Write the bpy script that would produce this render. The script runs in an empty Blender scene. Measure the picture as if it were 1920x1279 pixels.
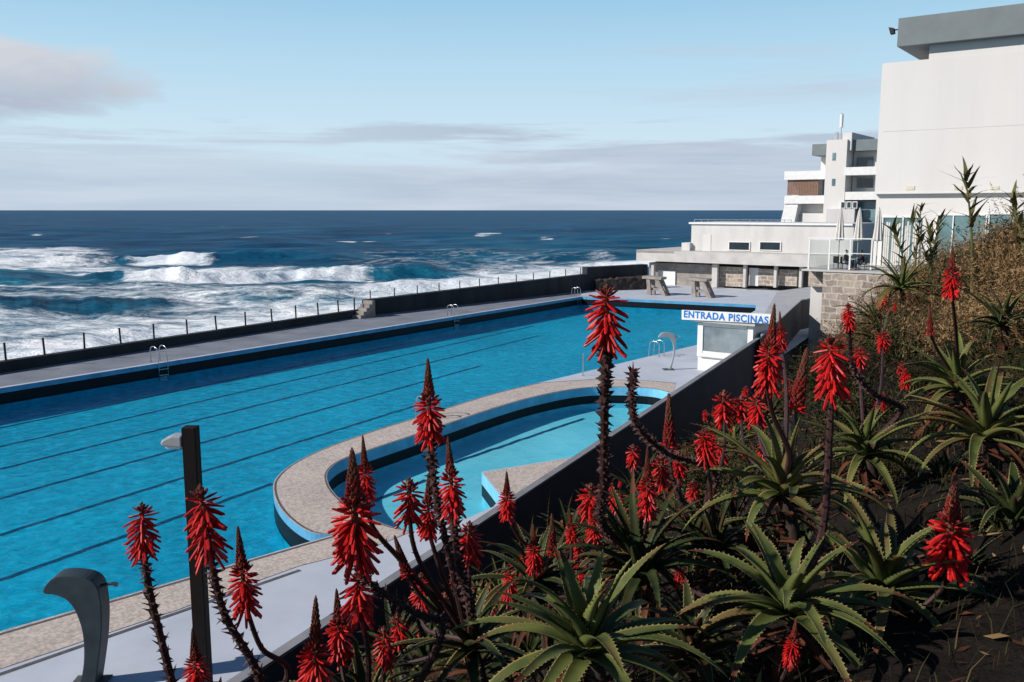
import bpy, bmesh, math, random
import numpy as np
from mathutils import Vector, Matrix, noise
from mathutils.geometry import tessellate_polygon
random.seed(7); np.random.seed(7)
SC=bpy.context.scene; C=SC.collection
R=math.radians
F=1650.; H=9.0; TH=math.atan(245.5/F); cT,sT=math.cos(TH),math.sin(TH)
EYE=Vector((0,0,H))
# ---------- survey helpers: sight lines from the viewpoint to ground levels and facades ----------
def ray(u,v):
    x=(u-960)/F; y=(639.5-v)/F
    return Vector((x,cT+y*sT,-sT+y*cT))
def G(u,v,z=0.0):
    d=ray(u,v); return EYE+d*((z-H)/d.z)
def D(u,v,Y):
    d=ray(u,v); return EYE+d*(Y/d.y)
def proj(P):
    r=Vector(P)-EYE
    zc=r.y*cT-r.z*sT; yc=r.y*sT+r.z*cT
    if zc<=0.05: return (-9999,9999)
    return (960+F*r.x/zc, 639.5-F*yc/zc)
# ---------- materials ----------
def nodes_of(name):
    m=bpy.data.materials.new(name); m.use_nodes=True
    nt=m.node_tree; b=nt.nodes['Principled BSDF']; return m,nt,b
def L(nt,a,b): nt.links.new(a,b)
def N(nt,t,**k):
    n=nt.nodes.new(t)
    for a,v in k.items(): setattr(n,a,v)
    return n
def ramp(nt,fac,stops):
    r=N(nt,'ShaderNodeValToRGB'); e=r.color_ramp.elements
    while len(e)<len(stops): e.new(0.5)
    for i,(p,c) in enumerate(stops):
        e[i].position=p; e[i].color=(c[0],c[1],c[2],1) if not isinstance(c,(int,float)) else (c,c,c,1)
    L(nt,fac,r.inputs[0]); return r.outputs[0]
def math_(nt,op,a,b=None,c=None,clamp=False):
    n=N(nt,'ShaderNodeMath',operation=op); n.use_clamp=clamp
    for i,x in enumerate((a,b,c)):
        if x is None: continue
        if isinstance(x,(int,float)): n.inputs[i].default_value=x
        else: L(nt,x,n.inputs[i])
    return n.outputs[0]
def mixc(nt,f,a,b,mode='MIX'):
    n=N(nt,'ShaderNodeMix',data_type='RGBA',blend_type=mode)
    for s,x in ((0,f),(6,a),(7,b)):
        if isinstance(x,(int,float)): n.inputs[s].default_value=x
        elif isinstance(x,tuple): n.inputs[s].default_value=(x[0],x[1],x[2],1)
        else: L(nt,x,n.inputs[s])
    return n.outputs[2]
def noise_(nt,vec,scale,detail=4,rough=.55,dist=0):
    n=N(nt,'ShaderNodeTexNoise'); n.inputs['Scale'].default_value=scale; n.inputs['Detail'].default_value=detail
    n.inputs['Roughness'].default_value=rough; n.inputs['Distortion'].default_value=dist
    if vec is not None: L(nt,vec,n.inputs['Vector'])
    return n.outputs[0]
def pos(nt): return N(nt,'ShaderNodeNewGeometry').outputs['Position']
def vscale(nt,vec,s):
    n=N(nt,'ShaderNodeVectorMath',operation='MULTIPLY'); L(nt,vec,n.inputs[0]); n.inputs[1].default_value=s; return n.outputs[0]
def bump(nt,b,h,strength,dist):
    n=N(nt,'ShaderNodeBump'); n.inputs['Strength'].default_value=strength; n.inputs['Distance'].default_value=dist
    L(nt,h,n.inputs['Height']); L(nt,n.outputs[0],b.inputs['Normal'])
def pm(name,c1,c2=None,scale=3.0,rough=.6,bs=0,bd=.01,bscale=None,spec=.4,metal=0,streak=None,detail=3):
    m,nt,b=nodes_of(name)
    if c2 is None: c2=tuple(x*.8 for x in c1)
    p=pos(nt)
    v=vscale(nt,p,streak) if streak else p
    f=noise_(nt,v,scale,detail,.6)
    col=ramp(nt,f,[(.3,c2),(.7,c1)])
    L(nt,col,b.inputs['Base Color']); b.inputs['Roughness'].default_value=rough
    b.inputs['Specular IOR Level'].default_value=spec; b.inputs['Metallic'].default_value=metal
    if bs: bump(nt,b,noise_(nt,p,bscale or scale*6,2,.6),bs,bd)
    return m
M={}
M['concrete']=pm('concrete_deck',(.54,.58,.66),(.44,.475,.55),.5,.7,.15,.006,8,detail=6)
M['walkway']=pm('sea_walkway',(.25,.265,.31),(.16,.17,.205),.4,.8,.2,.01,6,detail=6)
M['plaster']=pm('white_plaster',(.675,.655,.635),(.61,.59,.575),.25,.8,.1,.01,9,.2,streak=(1,1,.2),detail=6)
M['plaster2']=pm('old_plaster',(.65,.635,.62),(.49,.48,.47),.45,.8,.1,.01,9,.2,streak=(1,1,.25),detail=6)
M['greypar']=pm('grey_cladding',(.17,.20,.21),(.135,.16,.17),.6,.6,.1,.01,6)
M['wallgrey']=pm('boundary_render',(.065,.065,.075),(.035,.035,.042),.5,.85,.4,.01,14,detail=6)
M['wallcap']=pm('wall_cap',(.26,.26,.28),(.17,.17,.19),1.2,.8,.2,.005,20)
M['blockcap']=pm('block_cap',(.44,.44,.46),(.34,.34,.36),1.2,.8,.2,.005,20)
M['seawall']=pm('dark_sea_wall',(.034,.037,.044),(.013,.015,.019),.7,.85,.4,.02,5,streak=(1,1,.3),detail=6)
M['slab']=pm('slab_concrete',(.57,.55,.52),(.43,.41,.40),.7,.8,.2,.01,6,detail=5)
M['oldslab']=pm('weathered_concrete',(.36,.32,.29),(.20,.18,.17),1.4,.9,.4,.02,6,detail=5)
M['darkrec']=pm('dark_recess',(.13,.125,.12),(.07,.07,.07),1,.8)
M['glassdark']=pm('dark_glass',(.03,.05,.06),(.02,.03,.04),.8,.06,spec=.7)
M['kioskglass']=pm('kiosk_glass',(.26,.31,.34),(.09,.11,.13),.7,.08,spec=.7)
M['white']=pm('white_paint',(.78,.78,.77),(.68,.68,.67),2,.45)
M['signblue']=pm('sign_blue',(.01,.18,.55),(.01,.15,.5),3,.4)
M['metal']=pm('stainless',(.62,.63,.65),(.5,.5,.52),5,.25,metal=.9)
M['darkmetal']=pm('dark_metal',(.03,.025,.024),(.018,.015,.015),6,.6,spec=.2)
M['postbrown']=pm('post_brown',(.014,.009,.008),(.008,.006,.005),4,.7,.2,.004,30,.15)
M['lampgrey']=pm('lamp_grey',(.42,.43,.44),(.33,.34,.35),6,.35)
M['showergrey']=pm('shower_grey',(.042,.060,.070),(.026,.038,.046),2.5,.5,.15,.003,40,.25)
M['showerpale']=pm('shower_pale',(.33,.37,.40),(.26,.30,.33),2.5,.5)
M['wood']=pm('brown_slats',(.26,.15,.10),(.17,.10,.07),3,.6,streak=(.3,.3,6))
M['canvas']=pm('canvas',(.66,.63,.59),(.54,.52,.49),3,.8)
M['lightpanel']=pm('warm_lamp_lens',(.66,.60,.48),(.6,.54,.42),3,.5)
M['greenglass']=pm('green_glass',(.18,.29,.30),(.07,.14,.15),.5,.1,spec=.6)
M['skin']=pm('skin',(.5,.3,.22),(.44,.26,.19),6,.6)
M['jacket']=pm('jacket_dark',(.035,.035,.045),(.02,.02,.03),9,.85)
M['jeans']=pm('jeans',(.05,.07,.12),(.035,.05,.09),9,.85)
M['hair']=pm('hair_brown',(.04,.025,.018),(.025,.015,.01),20,.7)
M['soil']=pm('soil',(.018,.013,.010),(.006,.005,.004),3,.95,.8,.04,18,.1,detail=5)
M['red']=pm('aloe_red',(.62,.016,.012),(.28,.004,.006),22,.45,spec=.22)
M['bud']=pm('aloe_bud',(.24,.022,.015),(.11,.010,.009),40,.5,spec=.25)
M['budtip']=pm('aloe_bud_tip',(.16,.055,.03),(.08,.025,.017),40,.6,spec=.25)
M['stem']=pm('aloe_stem',(.055,.020,.018),(.025,.010,.010),20,.6)
M['bract']=pm('dry_bract',(.07,.022,.02),(.025,.010,.009),30,.7)
M['teeth']=pm('leaf_teeth',(.27,.24,.09),(.17,.12,.05),9,.6,spec=.15)
M['dryleaf']=pm('dry_leaf',(.125,.045,.024),(.042,.017,.011),6,.8,spec=.12)
M['trunk']=pm('aloe_trunk',(.05,.034,.024),(.022,.014,.010),8,.9,.6,.01,30)
M['twig']=pm('dry_twig',(.34,.215,.105),(.13,.078,.038),2,.85,spec=.1)
M['twig2']=pm('brown_twig',(.11,.075,.034),(.038,.028,.014),4,.85,spec=.1)
M['darktwig']=pm('dark_foliage',(.044,.048,.018),(.014,.018,.008),4,.8,spec=.12)
M['reed']=pm('reed_green',(.16,.145,.05),(.06,.065,.025),3,.6,spec=.2)
M['yellow']=pm('yellow_petal',(.8,.5,.02),(.7,.4,.02),20,.5)
M['rock']=pm('dark_rock',(.065,.048,.042),(.025,.02,.019),.9,.9,.8,.15,2,detail=5)
# aloe leaf
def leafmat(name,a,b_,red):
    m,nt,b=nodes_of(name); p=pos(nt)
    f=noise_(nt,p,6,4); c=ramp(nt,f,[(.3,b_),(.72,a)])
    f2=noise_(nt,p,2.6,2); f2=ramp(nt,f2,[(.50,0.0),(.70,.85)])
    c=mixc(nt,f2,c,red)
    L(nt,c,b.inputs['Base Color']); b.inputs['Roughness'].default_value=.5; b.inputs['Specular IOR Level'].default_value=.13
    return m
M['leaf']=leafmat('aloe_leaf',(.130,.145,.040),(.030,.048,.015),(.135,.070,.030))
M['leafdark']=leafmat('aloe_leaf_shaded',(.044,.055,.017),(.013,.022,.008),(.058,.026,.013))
# mosaic
def mosaic():
    m,nt,b=nodes_of('calcada'); p=pos(nt)
    v=N(nt,'ShaderNodeTexVoronoi',feature='F1'); v.inputs['Scale'].default_value=12; L(nt,p,v.inputs['Vector'])
    sx=N(nt,'ShaderNodeSeparateColor'); L(nt,v.outputs['Color'],sx.inputs[0])
    c=ramp(nt,sx.outputs[0],[(0,(.53,.44,.39)),(.5,(.60,.51,.455)),(1,(.66,.57,.515))])
    e=ramp(nt,v.outputs['Distance'],[(.35,1.0),(.8,.72)])
    c=mixc(nt,1.0,c,e,'MULTIPLY')
    big=ramp(nt,noise_(nt,p,.6,5),[(.3,.86),(.7,1.04)])
    c=mixc(nt,1.0,c,big,'MULTIPLY')
    L(nt,c,b.inputs['Base Color']); b.inputs['Roughness'].default_value=.8
    return m
M['mosaic']=mosaic()
M['darkstone']=pm('dark_border_stone',(.13,.125,.13),(.06,.06,.07),6,.8,.3,.01,20)
# pool wall: blue coping band, black tile stripe at the waterline, blue below
def poolwall(nm,zb,c0,c1):
    m,nt,b=nodes_of(nm); p=pos(nt); s=N(nt,'ShaderNodeSeparateXYZ'); L(nt,p,s.inputs[0])
    z=math_(nt,'MULTIPLY_ADD',s.outputs[2],1/3.0,1.0)
    n=N(nt,'ShaderNodeValToRGB'); n.color_ramp.interpolation='CONSTANT'; e=n.color_ramp.elements
    e[0].position=0; e[0].color=(*c0,1); e[1].position=(3-.86)/3; e[1].color=(.005,.006,.010,1)
    x=e.new((3-zb)/3); x.color=(*c1,1); L(nt,z,n.inputs[0])
    f=ramp(nt,noise_(nt,p,1.5,5),[(.3,.72),(.7,1.05)])
    L(nt,mixc(nt,1.0,n.outputs[0],f,'MULTIPLY'),b.inputs['Base Color']); b.inputs['Roughness'].default_value=.45; b.inputs['Specular IOR Level'].default_value=.2; return m
M['poolwall']=poolwall('pool_wall_tiles',.28,(.01,.40,.62),(.11,.36,.58))
M['poolwall2']=poolwall('shallow_wall_tiles',.44,(.18,.66,.86),(.20,.55,.78))
M['poolfloor']=pm('pool_floor',(.008,.58,.86),(.004,.47,.74),.12,.6,detail=5)
M['shallowfloor']=pm('shallow_floor',(.26,.85,.99),(.18,.76,.93),.35,.6)
M['laneblue']=pm('lane_tiles',(.002,.08,.20),(.002,.055,.15),4,.6)
def water(name,tint,wscale,gl=.35,lo=.72):
    m=bpy.data.materials.new(name); m.use_nodes=True; nt=m.node_tree; nt.nodes.clear()
    o=N(nt,'ShaderNodeOutputMaterial'); t=N(nt,'ShaderNodeBsdfTransparent')
    g=N(nt,'ShaderNodeBsdfGlossy'); g.inputs['Roughness'].default_value=.08; g.inputs[0].default_value=(.75,.92,1,1)
    p=pos(nt)
    h=noise_(nt,p,wscale,3,.62,.6)
    bp=N(nt,'ShaderNodeBump'); bp.inputs['Strength'].default_value=.75; bp.inputs['Distance'].default_value=.16; L(nt,h,bp.inputs['Height'])
    L(nt,bp.outputs[0],g.inputs['Normal'])
    fr=N(nt,'ShaderNodeFresnel'); fr.inputs['IOR'].default_value=1.33; L(nt,bp.outputs[0],fr.inputs['Normal'])
    tc=ramp(nt,h,[(.36,tuple(x*lo for x in tint)),(.62,tuple(min(1,x*1.04) for x in tint))])
    gust=ramp(nt,noise_(nt,vscale(nt,p,(1,.5,1)),.16,3,.6),[(.3,.90),(.7,1.0)])
    tc=mixc(nt,1.0,tc,gust,'MULTIPLY'); L(nt,tc,t.inputs[0])
    mx=N(nt,'ShaderNodeMixShader'); L(nt,math_(nt,'MULTIPLY',fr.outputs[0],gl,clamp=True),mx.inputs[0]); L(nt,t.outputs[0],mx.inputs[1]); L(nt,g.outputs[0],mx.inputs[2])
    L(nt,mx.outputs[0],o.inputs[0]); return m
M['water']=water('pool_water',(.50,.96,.985),2.2,.32,.78)
M['water2']=water('shallow_water',(.90,.985,1.0),1.3,.25,.95)
def glass(name,tint,gl):
    m=bpy.data.materials.new(name); m.use_nodes=True; nt=m.node_tree; nt.nodes.clear()
    o=N(nt,'ShaderNodeOutputMaterial'); t=N(nt,'ShaderNodeBsdfTransparent'); t.inputs[0].default_value=(*tint,1)
    g=N(nt,'ShaderNodeBsdfGlossy'); g.inputs['Roughness'].default_value=.03
    mx=N(nt,'ShaderNodeMixShader'); mx.inputs[0].default_value=gl; L(nt,t.outputs[0],mx.inputs[1]); L(nt,g.outputs[0],mx.inputs[2])
    L(nt,mx.outputs[0],o.inputs[0]); return m
M['glass']=glass('clear_glass',(.90,.93,.93),.05)
def stone(P,Q):
    m,nt,b=nodes_of('stone_masonry'); p=pos(nt)
    d=N(nt,'ShaderNodeVectorMath',operation='DOT_PRODUCT'); L(nt,p,d.inputs[0]); d.inputs[1].default_value=(*Q,0)
    s=N(nt,'ShaderNodeSeparateXYZ'); L(nt,p,s.inputs[0]); c=N(nt,'ShaderNodeCombineXYZ')
    L(nt,d.outputs['Value'],c.inputs[0]); L(nt,s.outputs[2],c.inputs[1])
    nz=N(nt,'ShaderNodeTexNoise'); nz.inputs['Scale'].default_value=1.3; L(nt,p,nz.inputs['Vector'])
    ad=N(nt,'ShaderNodeVectorMath',operation='MULTIPLY_ADD'); L(nt,nz.outputs['Color'],ad.inputs[0]); ad.inputs[1].default_value=(.5,.4,0); L(nt,c.outputs[0],ad.inputs[2])
    br=N(nt,'ShaderNodeTexBrick'); L(nt,ad.outputs[0],br.inputs['Vector']); br.inputs['Scale'].default_value=1.0
    br.inputs['Brick Width'].default_value=.8; br.inputs['Row Height'].default_value=.45; br.inputs['Mortar Size'].default_value=.035
    br.inputs['Color1'].default_value=(.44,.36,.29,1); br.inputs['Color2'].default_value=(.27,.22,.19,1); br.inputs['Mortar'].default_value=(.5,.47,.43,1)
    f=ramp(nt,noise_(nt,p,3,4),[(.3,.7),(.7,1.15)])
    L(nt,mixc(nt,1.0,br.outputs[0],f,'MULTIPLY'),b.inputs['Base Color']); b.inputs['Roughness'].default_value=.9
    bump(nt,b,noise_(nt,p,8,3),.5,.03); return m
BP=Vector((.597,.802,0)); BQ=Vector((.802,-.597,0)); BP.normalize(); BQ.normalize(); ZV=Vector((0,0,1))
M['stone']=stone((BP.x,BP.y),(BQ.x,BQ.y))
# ---------- mesh builder ----------
def wl(o):
    v=Vector((0,0,0))
    while o is not None: v=v+o.location; o=o.parent
    return v
def tag(o,label=None,cat=None,group=None,kind=None):
    if label: o['label']=label
    if cat: o['category']=cat
    if group: o['group']=group
    if kind: o['kind']=kind
    return o
def empty(name,loc,label,cat,group=None):
    o=bpy.data.objects.new(name,None); o.empty_display_size=.2; C.objects.link(o); o.location=loc
    return tag(o,label,cat,group)
class MB:
    def __init__(s): s.v=[]; s.f=[]; s.m=[]
    def add(s,vs,fs,mi=0):
        b=len(s.v); s.v+= [tuple(x) for x in vs]; s.f+=[tuple(i+b for i in f) for f in fs]; s.m+=[mi]*len(fs) if isinstance(mi,int) else list(mi); return s
    def fbox(s,O,ex,ey,x0,x1,y0,y1,z0,z1,mi=0,ez=ZV):
        P=[O+ex*x+ey*y+ez*z for z in (z0,z1) for x,y in ((x0,y0),(x1,y0),(x1,y1),(x0,y1))]
        return s.add(P,[(3,2,1,0),(4,5,6,7),(0,1,5,4),(1,2,6,5),(2,3,7,6),(3,0,4,7)],mi)
    def prism(s,poly,z0,z1,mi=0):
        n=len(poly); a=[(p[0],p[1],z0) for p in poly]; b=[(p[0],p[1],z1) for p in poly]
        return s.add(a+b,[tuple(range(n))[::-1],tuple(range(n,2*n))]+[(i,(i+1)%n,n+(i+1)%n,n+i) for i in range(n)],mi)
    def extr(s,pts,off,mi=0):   # planar outline pts extruded by vector off
        n=len(pts); a=[Vector(p) for p in pts]; b=[p+off for p in a]
        return s.add(a+b,[tuple(range(n))[::-1],tuple(range(n,2*n))]+[(i,(i+1)%n,n+(i+1)%n,n+i) for i in range(n)],mi)
    def tube(s,path,rad,n=8,mi=0):
        path=[Vector(p) for p in path]; k=len(path)
        if isinstance(rad,(int,float)): rad=[rad]*k
        vs=[]; prev=None
        for i,p in enumerate(path):
            t=(path[min(i+1,k-1)]-path[max(i-1,0)]).normalized()
            if prev is None:
                a=t.orthogonal().normalized()
            else:
                a=(prev-t*prev.dot(t)); a=a.normalized() if a.length>1e-6 else t.orthogonal().normalized()
            prev=a; b=t.cross(a)
            for j in range(n):
                an=2*math.pi*j/n; vs.append(p+(a*math.cos(an)+b*math.sin(an))*rad[i])
        fs=[(i*n+j,i*n+(j+1)%n,(i+1)*n+(j+1)%n,(i+1)*n+j) for i in range(k-1) for j in range(n)]
        fs+=[tuple(range(n))[::-1],tuple(range((k-1)*n,k*n))]
        return s.add(vs,fs,mi)
    def lathe(s,c,prof,n=12,mi=0):
        vs=[]; 
        for r,z in prof:
            for j in range(n):
                a=2*math.pi*j/n; vs.append(Vector(c)+Vector((r*math.cos(a),r*math.sin(a),z)))
        k=len(prof)
        fs=[(i*n+j,i*n+(j+1)%n,(i+1)*n+(j+1)%n,(i+1)*n+j) for i in range(k-1) for j in range(n)]+[tuple(range(n))[::-1],tuple(range((k-1)*n,k*n))]
        return s.add(vs,fs,mi)
    def build(s,name,mats,parent=None,smooth=False,bevel=0):
        off=wl(parent) if parent is not None else Vector((0,0,0))
        me=bpy.data.meshes.new(name); me.from_pydata([(x[0]-off.x,x[1]-off.y,x[2]-off.z) for x in s.v],[],s.f)
        if not isinstance(mats,(list,tuple)): mats=[mats]
        for m in mats: me.materials.append(m)
        me.polygons.foreach_set('material_index',s.m)
        if smooth: me.polygons.foreach_set('use_smooth',[True]*len(s.f))
        me.update()
        o=bpy.data.objects.new(name,me); C.objects.link(o)
        if parent is not None: o.parent=parent
        if bevel:
            bv=o.modifiers.new('bevel','BEVEL'); bv.width=bevel; bv.segments=2; bv.limit_method='ANGLE'
        return o
def cr(pts,n=6):   # Catmull-Rom through points
    P=[Vector(p) for p in pts]; out=[]
    for i in range(len(P)-1):
        p0=P[max(i-1,0)];p1=P[i];p2=P[i+1];p3=P[min(i+2,len(P)-1)]
        for k in range(n):
            t=k/n; out.append(.5*((2*p1)+(p2-p0)*t+(2*p0-5*p1+4*p2-p3)*t*t+(3*p1-p0-3*p2+p3)*t**3))
    out.append(P[-1]); return out
def sheet(name,loops,z,mat,parent=None):
    L3=[[Vector((p[0],p[1],0)) for p in lp] for lp in loops]
    tr=tessellate_polygon(L3); vs=[Vector((p.x,p.y,z)) for lp in L3 for p in lp]
    fs=[]
    for a,b,c in tr:
        n=(vs[b]-vs[a]).cross(vs[c]-vs[a]).z
        if abs(n)<1e-9: continue
        fs.append((a,b,c) if n>0 else (a,c,b))
    mb=MB(); mb.add(vs,fs); return mb.build(name,mat,parent)
# ---------- camera, sun, sky ----------
cam=bpy.data.cameras.new('camera'); co=bpy.data.objects.new('camera',cam); C.objects.link(co)
cam.sensor_width=36; cam.lens=F/1920*36; cam.clip_start=.05; cam.clip_end=60000
co.location=EYE; co.rotation_euler=(math.pi/2-TH,0,0); SC.camera=co
SUND=Vector((-1,-.28,0)).normalized(); ELV=R(31)
sd=Vector((SUND.x*math.cos(ELV),SUND.y*math.cos(ELV),math.sin(ELV)))
sl=bpy.data.lights.new('sun','SUN'); sl.energy=5.0; sl.angle=R(.5); sl.color=(1,.94,.87)
so=bpy.data.objects.new('sun',sl); C.objects.link(so); so.rotation_euler=sd.to_track_quat('Z','Y').to_euler()
W=bpy.data.worlds.new('World'); SC.world=W; W.use_nodes=True; nt=W.node_tree
bg=nt.nodes['Background']; bg.inputs[1].default_value=.1
sky=N(nt,'ShaderNodeTexSky',sky_type='NISHITA'); sky.sun_disc=False; sky.sun_elevation=ELV; sky.sun_rotation=math.atan2(SUND.x,SUND.y)
tc=N(nt,'ShaderNodeTexCoord'); sp=N(nt,'ShaderNodeSeparateXYZ'); L(nt,tc.outputs['Generated'],sp.inputs[0])
az=math_(nt,'MULTIPLY',math_(nt,'ARCTAN2',sp.outputs[0],sp.outputs[1]),57.2958)
el=math_(nt,'MULTIPLY',math_(nt,'ARCSINE',sp.outputs[2]),57.2958)
e90=math_(nt,'DIVIDE',el,45.0,clamp=True)
gr=ramp(nt,e90,[(0,(.60,.73,.86)),(.10,(.62,.80,.92)),(.2,(.48,.72,.89)),(.30,(.32,.59,.82)),(.44,(.06,.18,.38)),(.7,(.02,.065,.16))])
def vm(nt,a,s):
    n=N(nt,'ShaderNodeVectorMath',operation='SCALE'); L(nt,a,n.inputs[0]); n.inputs[3].default_value=s; return n.outputs[0]
base=mixc(nt,.95,sky.outputs[0],vm(nt,gr,10.0))
cv=N(nt,'ShaderNodeCombineXYZ'); L(nt,math_(nt,'MULTIPLY',az,.10),cv.inputs[0]); L(nt,math_(nt,'MULTIPLY',el,.34),cv.inputs[1])
n1=noise_(nt,cv.outputs[0],1.3,5,.58,.3)
def ell(a0,e0,ra,re):
    x=math_(nt,'DIVIDE',math_(nt,'SUBTRACT',az,a0),ra); y=math_(nt,'DIVIDE',math_(nt,'SUBTRACT',el,e0),re)
    return math_(nt,'SUBTRACT',1.0,math_(nt,'ADD',math_(nt,'MULTIPLY',x,x),math_(nt,'MULTIPLY',y,y)))
def soft(x,a,b): return ramp(nt,x,[(a,0.0),(b,1.0)])
# hazy layered bank low over the horizon
cv2=N(nt,'ShaderNodeCombineXYZ'); L(nt,math_(nt,'MULTIPLY',az,.05),cv2.inputs[0]); L(nt,math_(nt,'MULTIPLY',el,.7),cv2.inputs[1]); cv2.inputs[2].default_value=3.3
n2=noise_(nt,cv2.outputs[0],1.3,6,.58,.3)
low=math_(nt,'ADD',math_(nt,'DIVIDE',math_(nt,'SUBTRACT',5.2,el),2.4),math_(nt,'MULTIPLY',math_(nt,'SUBTRACT',n2,.5),3.8),clamp=True)
rightm=ramp(nt,math_(nt,'DIVIDE',math_(nt,'ADD',az,40.0),70.0,clamp=True),[(.0,.75),(.38,.65),(.55,1.0)])
b1=math_(nt,'MULTIPLY',soft(low,.2,.65),rightm)
bankc=ramp(nt,n2,[(.35,(5.9,6.6,7.6)),(.65,(4.5,5.3,6.45))])
base=mixc(nt,math_(nt,'MULTIPLY',b1,.85),base,bankc)
# thin wisps higher on the right
w=math_(nt,'ADD',math_(nt,'MULTIPLY',ell(17,7.5,13,3.8),.5),math_(nt,'MULTIPLY',math_(nt,'SUBTRACT',n2,.5),2.2),clamp=True)
base=mixc(nt,math_(nt,'MULTIPLY',soft(w,.25,.9),.65),base,(5.3,6.1,7.2))
# cumulus on the left
c1=soft(math_(nt,'ADD',math_(nt,'MULTIPLY',ell(-33,7.3,13.2,2.8),.8),math_(nt,'MULTIPLY',math_(nt,'SUBTRACT',n1,.5),1.3),clamp=True),.05,.42)
shade=ramp(nt,math_(nt,'ADD',math_(nt,'DIVIDE',math_(nt,'SUBTRACT',el,5.2),4.6),math_(nt,'MULTIPLY',math_(nt,'SUBTRACT',n1,.5),1.2),clamp=True),[(.1,(4.5,5.1,6.2)),(.9,(6.9,6.9,7.3))])
base=mixc(nt,math_(nt,'MULTIPLY',c1,.92),base,shade)
# below the horizon the surroundings are dark
base=mixc(nt,ramp(nt,math_(nt,'DIVIDE',math_(nt,'ADD',el,6.0),10.0,clamp=True),[(.35,1.0),(.58,0.0)]),base,(.25,.3,.35))
L(nt,base,bg.inputs[0])
SC.view_settings.view_transform='Standard'; SC.view_settings.look='None'; SC.view_settings.exposure=0
# ---------- sea ----------
SZ=-5.0; HS=H-SZ
us=np.arange(-1000,2600,6.0)
dv=np.concatenate([[.25,.6,1.2,2,3,4,5,6],np.arange(7,340,.75)])
U,V=np.meshgrid(us,dv)
vpix=394+V
ydir=(639.5-vpix)/F
dz=-sT+ydir*cT; tt=-HS/dz
X=(U-960)/F*tt; Y=(cT+ydir*sT)*tt
dr=np.gradient(Y,axis=0); dr=np.abs(dr)
Z=np.zeros_like(X)
rng=np.random.RandomState(3)
for k in range(50):
    lam=3.0*(1.075**k)*1.0
    ang=math.radians(-105+rng.normal(0,30)); kx,ky=math.cos(ang),math.sin(ang)
    amp=.012*lam**.8*(.6+.8*rng.rand())
    fade=np.clip((lam/np.maximum(dr,.05)-2.5)/3,0,1)
    ph=rng.rand()*6.28; a=2*math.pi/lam*(kx*X+ky*Y)+ph
    Z+=amp*fade*(np.sin(a)+.25*np.sin(2*a+.6))
Z*=.6
def sm(x,a,b): t=np.clip((x-a)/(b-a),0,1); return t*t*(3-2*t)
def boxs(x,a,b,s): return sm(x,a-s,a+s)*(1-sm(x,b-s,b+s))
wob=np.sin(U*.021)*1.0+np.sin(U*.053+1)*.5+np.sin(U*.13+2)*.2
rag=1+.09*np.sin(U*.043)+.06*np.sin(U*.11+1)+.03*np.sin(U*.31+2)
foam=np.zeros_like(X); teal=np.zeros_like(X)
def yv(v): return F*HS/(v-394)*.99
def breaker(vc,amp,wf,wb,fm,fw=1.0,back=1.1):
    global Z
    rc=yv(vc+wob*.8); k=Y-rc
    pr=np.where(k<0,np.exp(-(k/wf)**2),np.exp(-(k/wb)**2)); Z+=amp*pr*rag
    fr=boxs(k,-wf*1.9*fw,wf*back,wf*.8)*fm
    face=boxs(k,-wf*2.0,wf*.5,wf*.9)*(amp>.4)*np.clip(1-fm,0,1)*np.clip(amp/2.5,0,1)
    return fr,face
A_amp=2.5*boxs(U,80,640,150)
A_f=boxs(U,240,398,30)
fr,fa=breaker(488+0*U,A_amp,7,18,A_f); foam=np.maximum(foam,fr*1.0); teal=np.maximum(teal,fa*.15)
B_amp=1.3*boxs(U,-1000,240,60)+2.6*boxs(U,220,870,100)*(1-.3*sm(U,500,850))
B_f=boxs(U,225,690,34)
fr,fa=breaker(527-13*sm(U,300,760)+0*U,B_amp,4.4,13,B_f); foam=np.maximum(foam,fr*1.02); teal=np.maximum(teal,fa*.36)
C_amp=1.8*boxs(U,-1000,340,110)
fr,fa=breaker(572-6*sm(U,0,330)+0*U,C_amp,5,10,0*U); teal=np.maximum(teal,fa*.42)
D_amp=.9*boxs(U,430,900,120)
fr,fa=breaker(552-14*sm(U,500,1000)+0*U,D_amp,4,9,.6*boxs(U,420,760,80)); foam=np.maximum(foam,fr*.85); teal=np.maximum(teal,fa*.35)
vwall=np.interp(U,[-1000,0,690,691,1100,1210],[800,684,583,563,515,500])
dist=vwall-vpix
foam=np.maximum(foam,.74*boxs(vpix,467,517,6)*(1-sm(U,110,300)))
foam=np.maximum(foam,.72*boxs(vpix,500,519,6)*boxs(U,100,560,60))
foam=np.maximum(foam,.50*boxs(vpix,532,568,10)*(1-sm(U,560,860)))
foam=np.maximum(foam,.64*boxs(vpix,578,700,12)*(1-sm(U,460,800)))
foam=np.maximum(foam,.55*boxs(vpix,538,700,12)*boxs(U,260,800,90))
foam=np.maximum(foam,.36*boxs(vpix,470,560,14)*boxs(U,640,1100,90))
foam=np.maximum(foam,np.clip(1-dist/np.where(U>700,38,70),0,1)**.6*1.0*(1-sm(U,1120,1210)))
foam=np.maximum(foam,1.0*boxs(vpix,487,500,3)*boxs(U,1110,1240,20))
for (a,b,v0,h) in ((632,668,453,2.6),(445,485,448,1.2),(890,945,440,1.3),(680,705,453,1.3),(330,350,436,.8),(1010,1040,445,.8),(760,790,425,.6),(560,585,430,.6),(140,160,430,.7),(1120,1150,462,1.0),(870,900,462,1),(215,240,446,.8),(1180,1200,440,.7),(60,80,441,.7),(980,1000,470,1),(1060,1075,430,.6),(410,425,425,.6),(720,735,440,.8),(520,545,462,1),(820,840,470,1.1),(1240,1260,455,.9)):
    foam=np.maximum(foam,.8*boxs(U,a,b,10)*boxs(vpix+wob,v0-h,v0+h,1.4))
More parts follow.
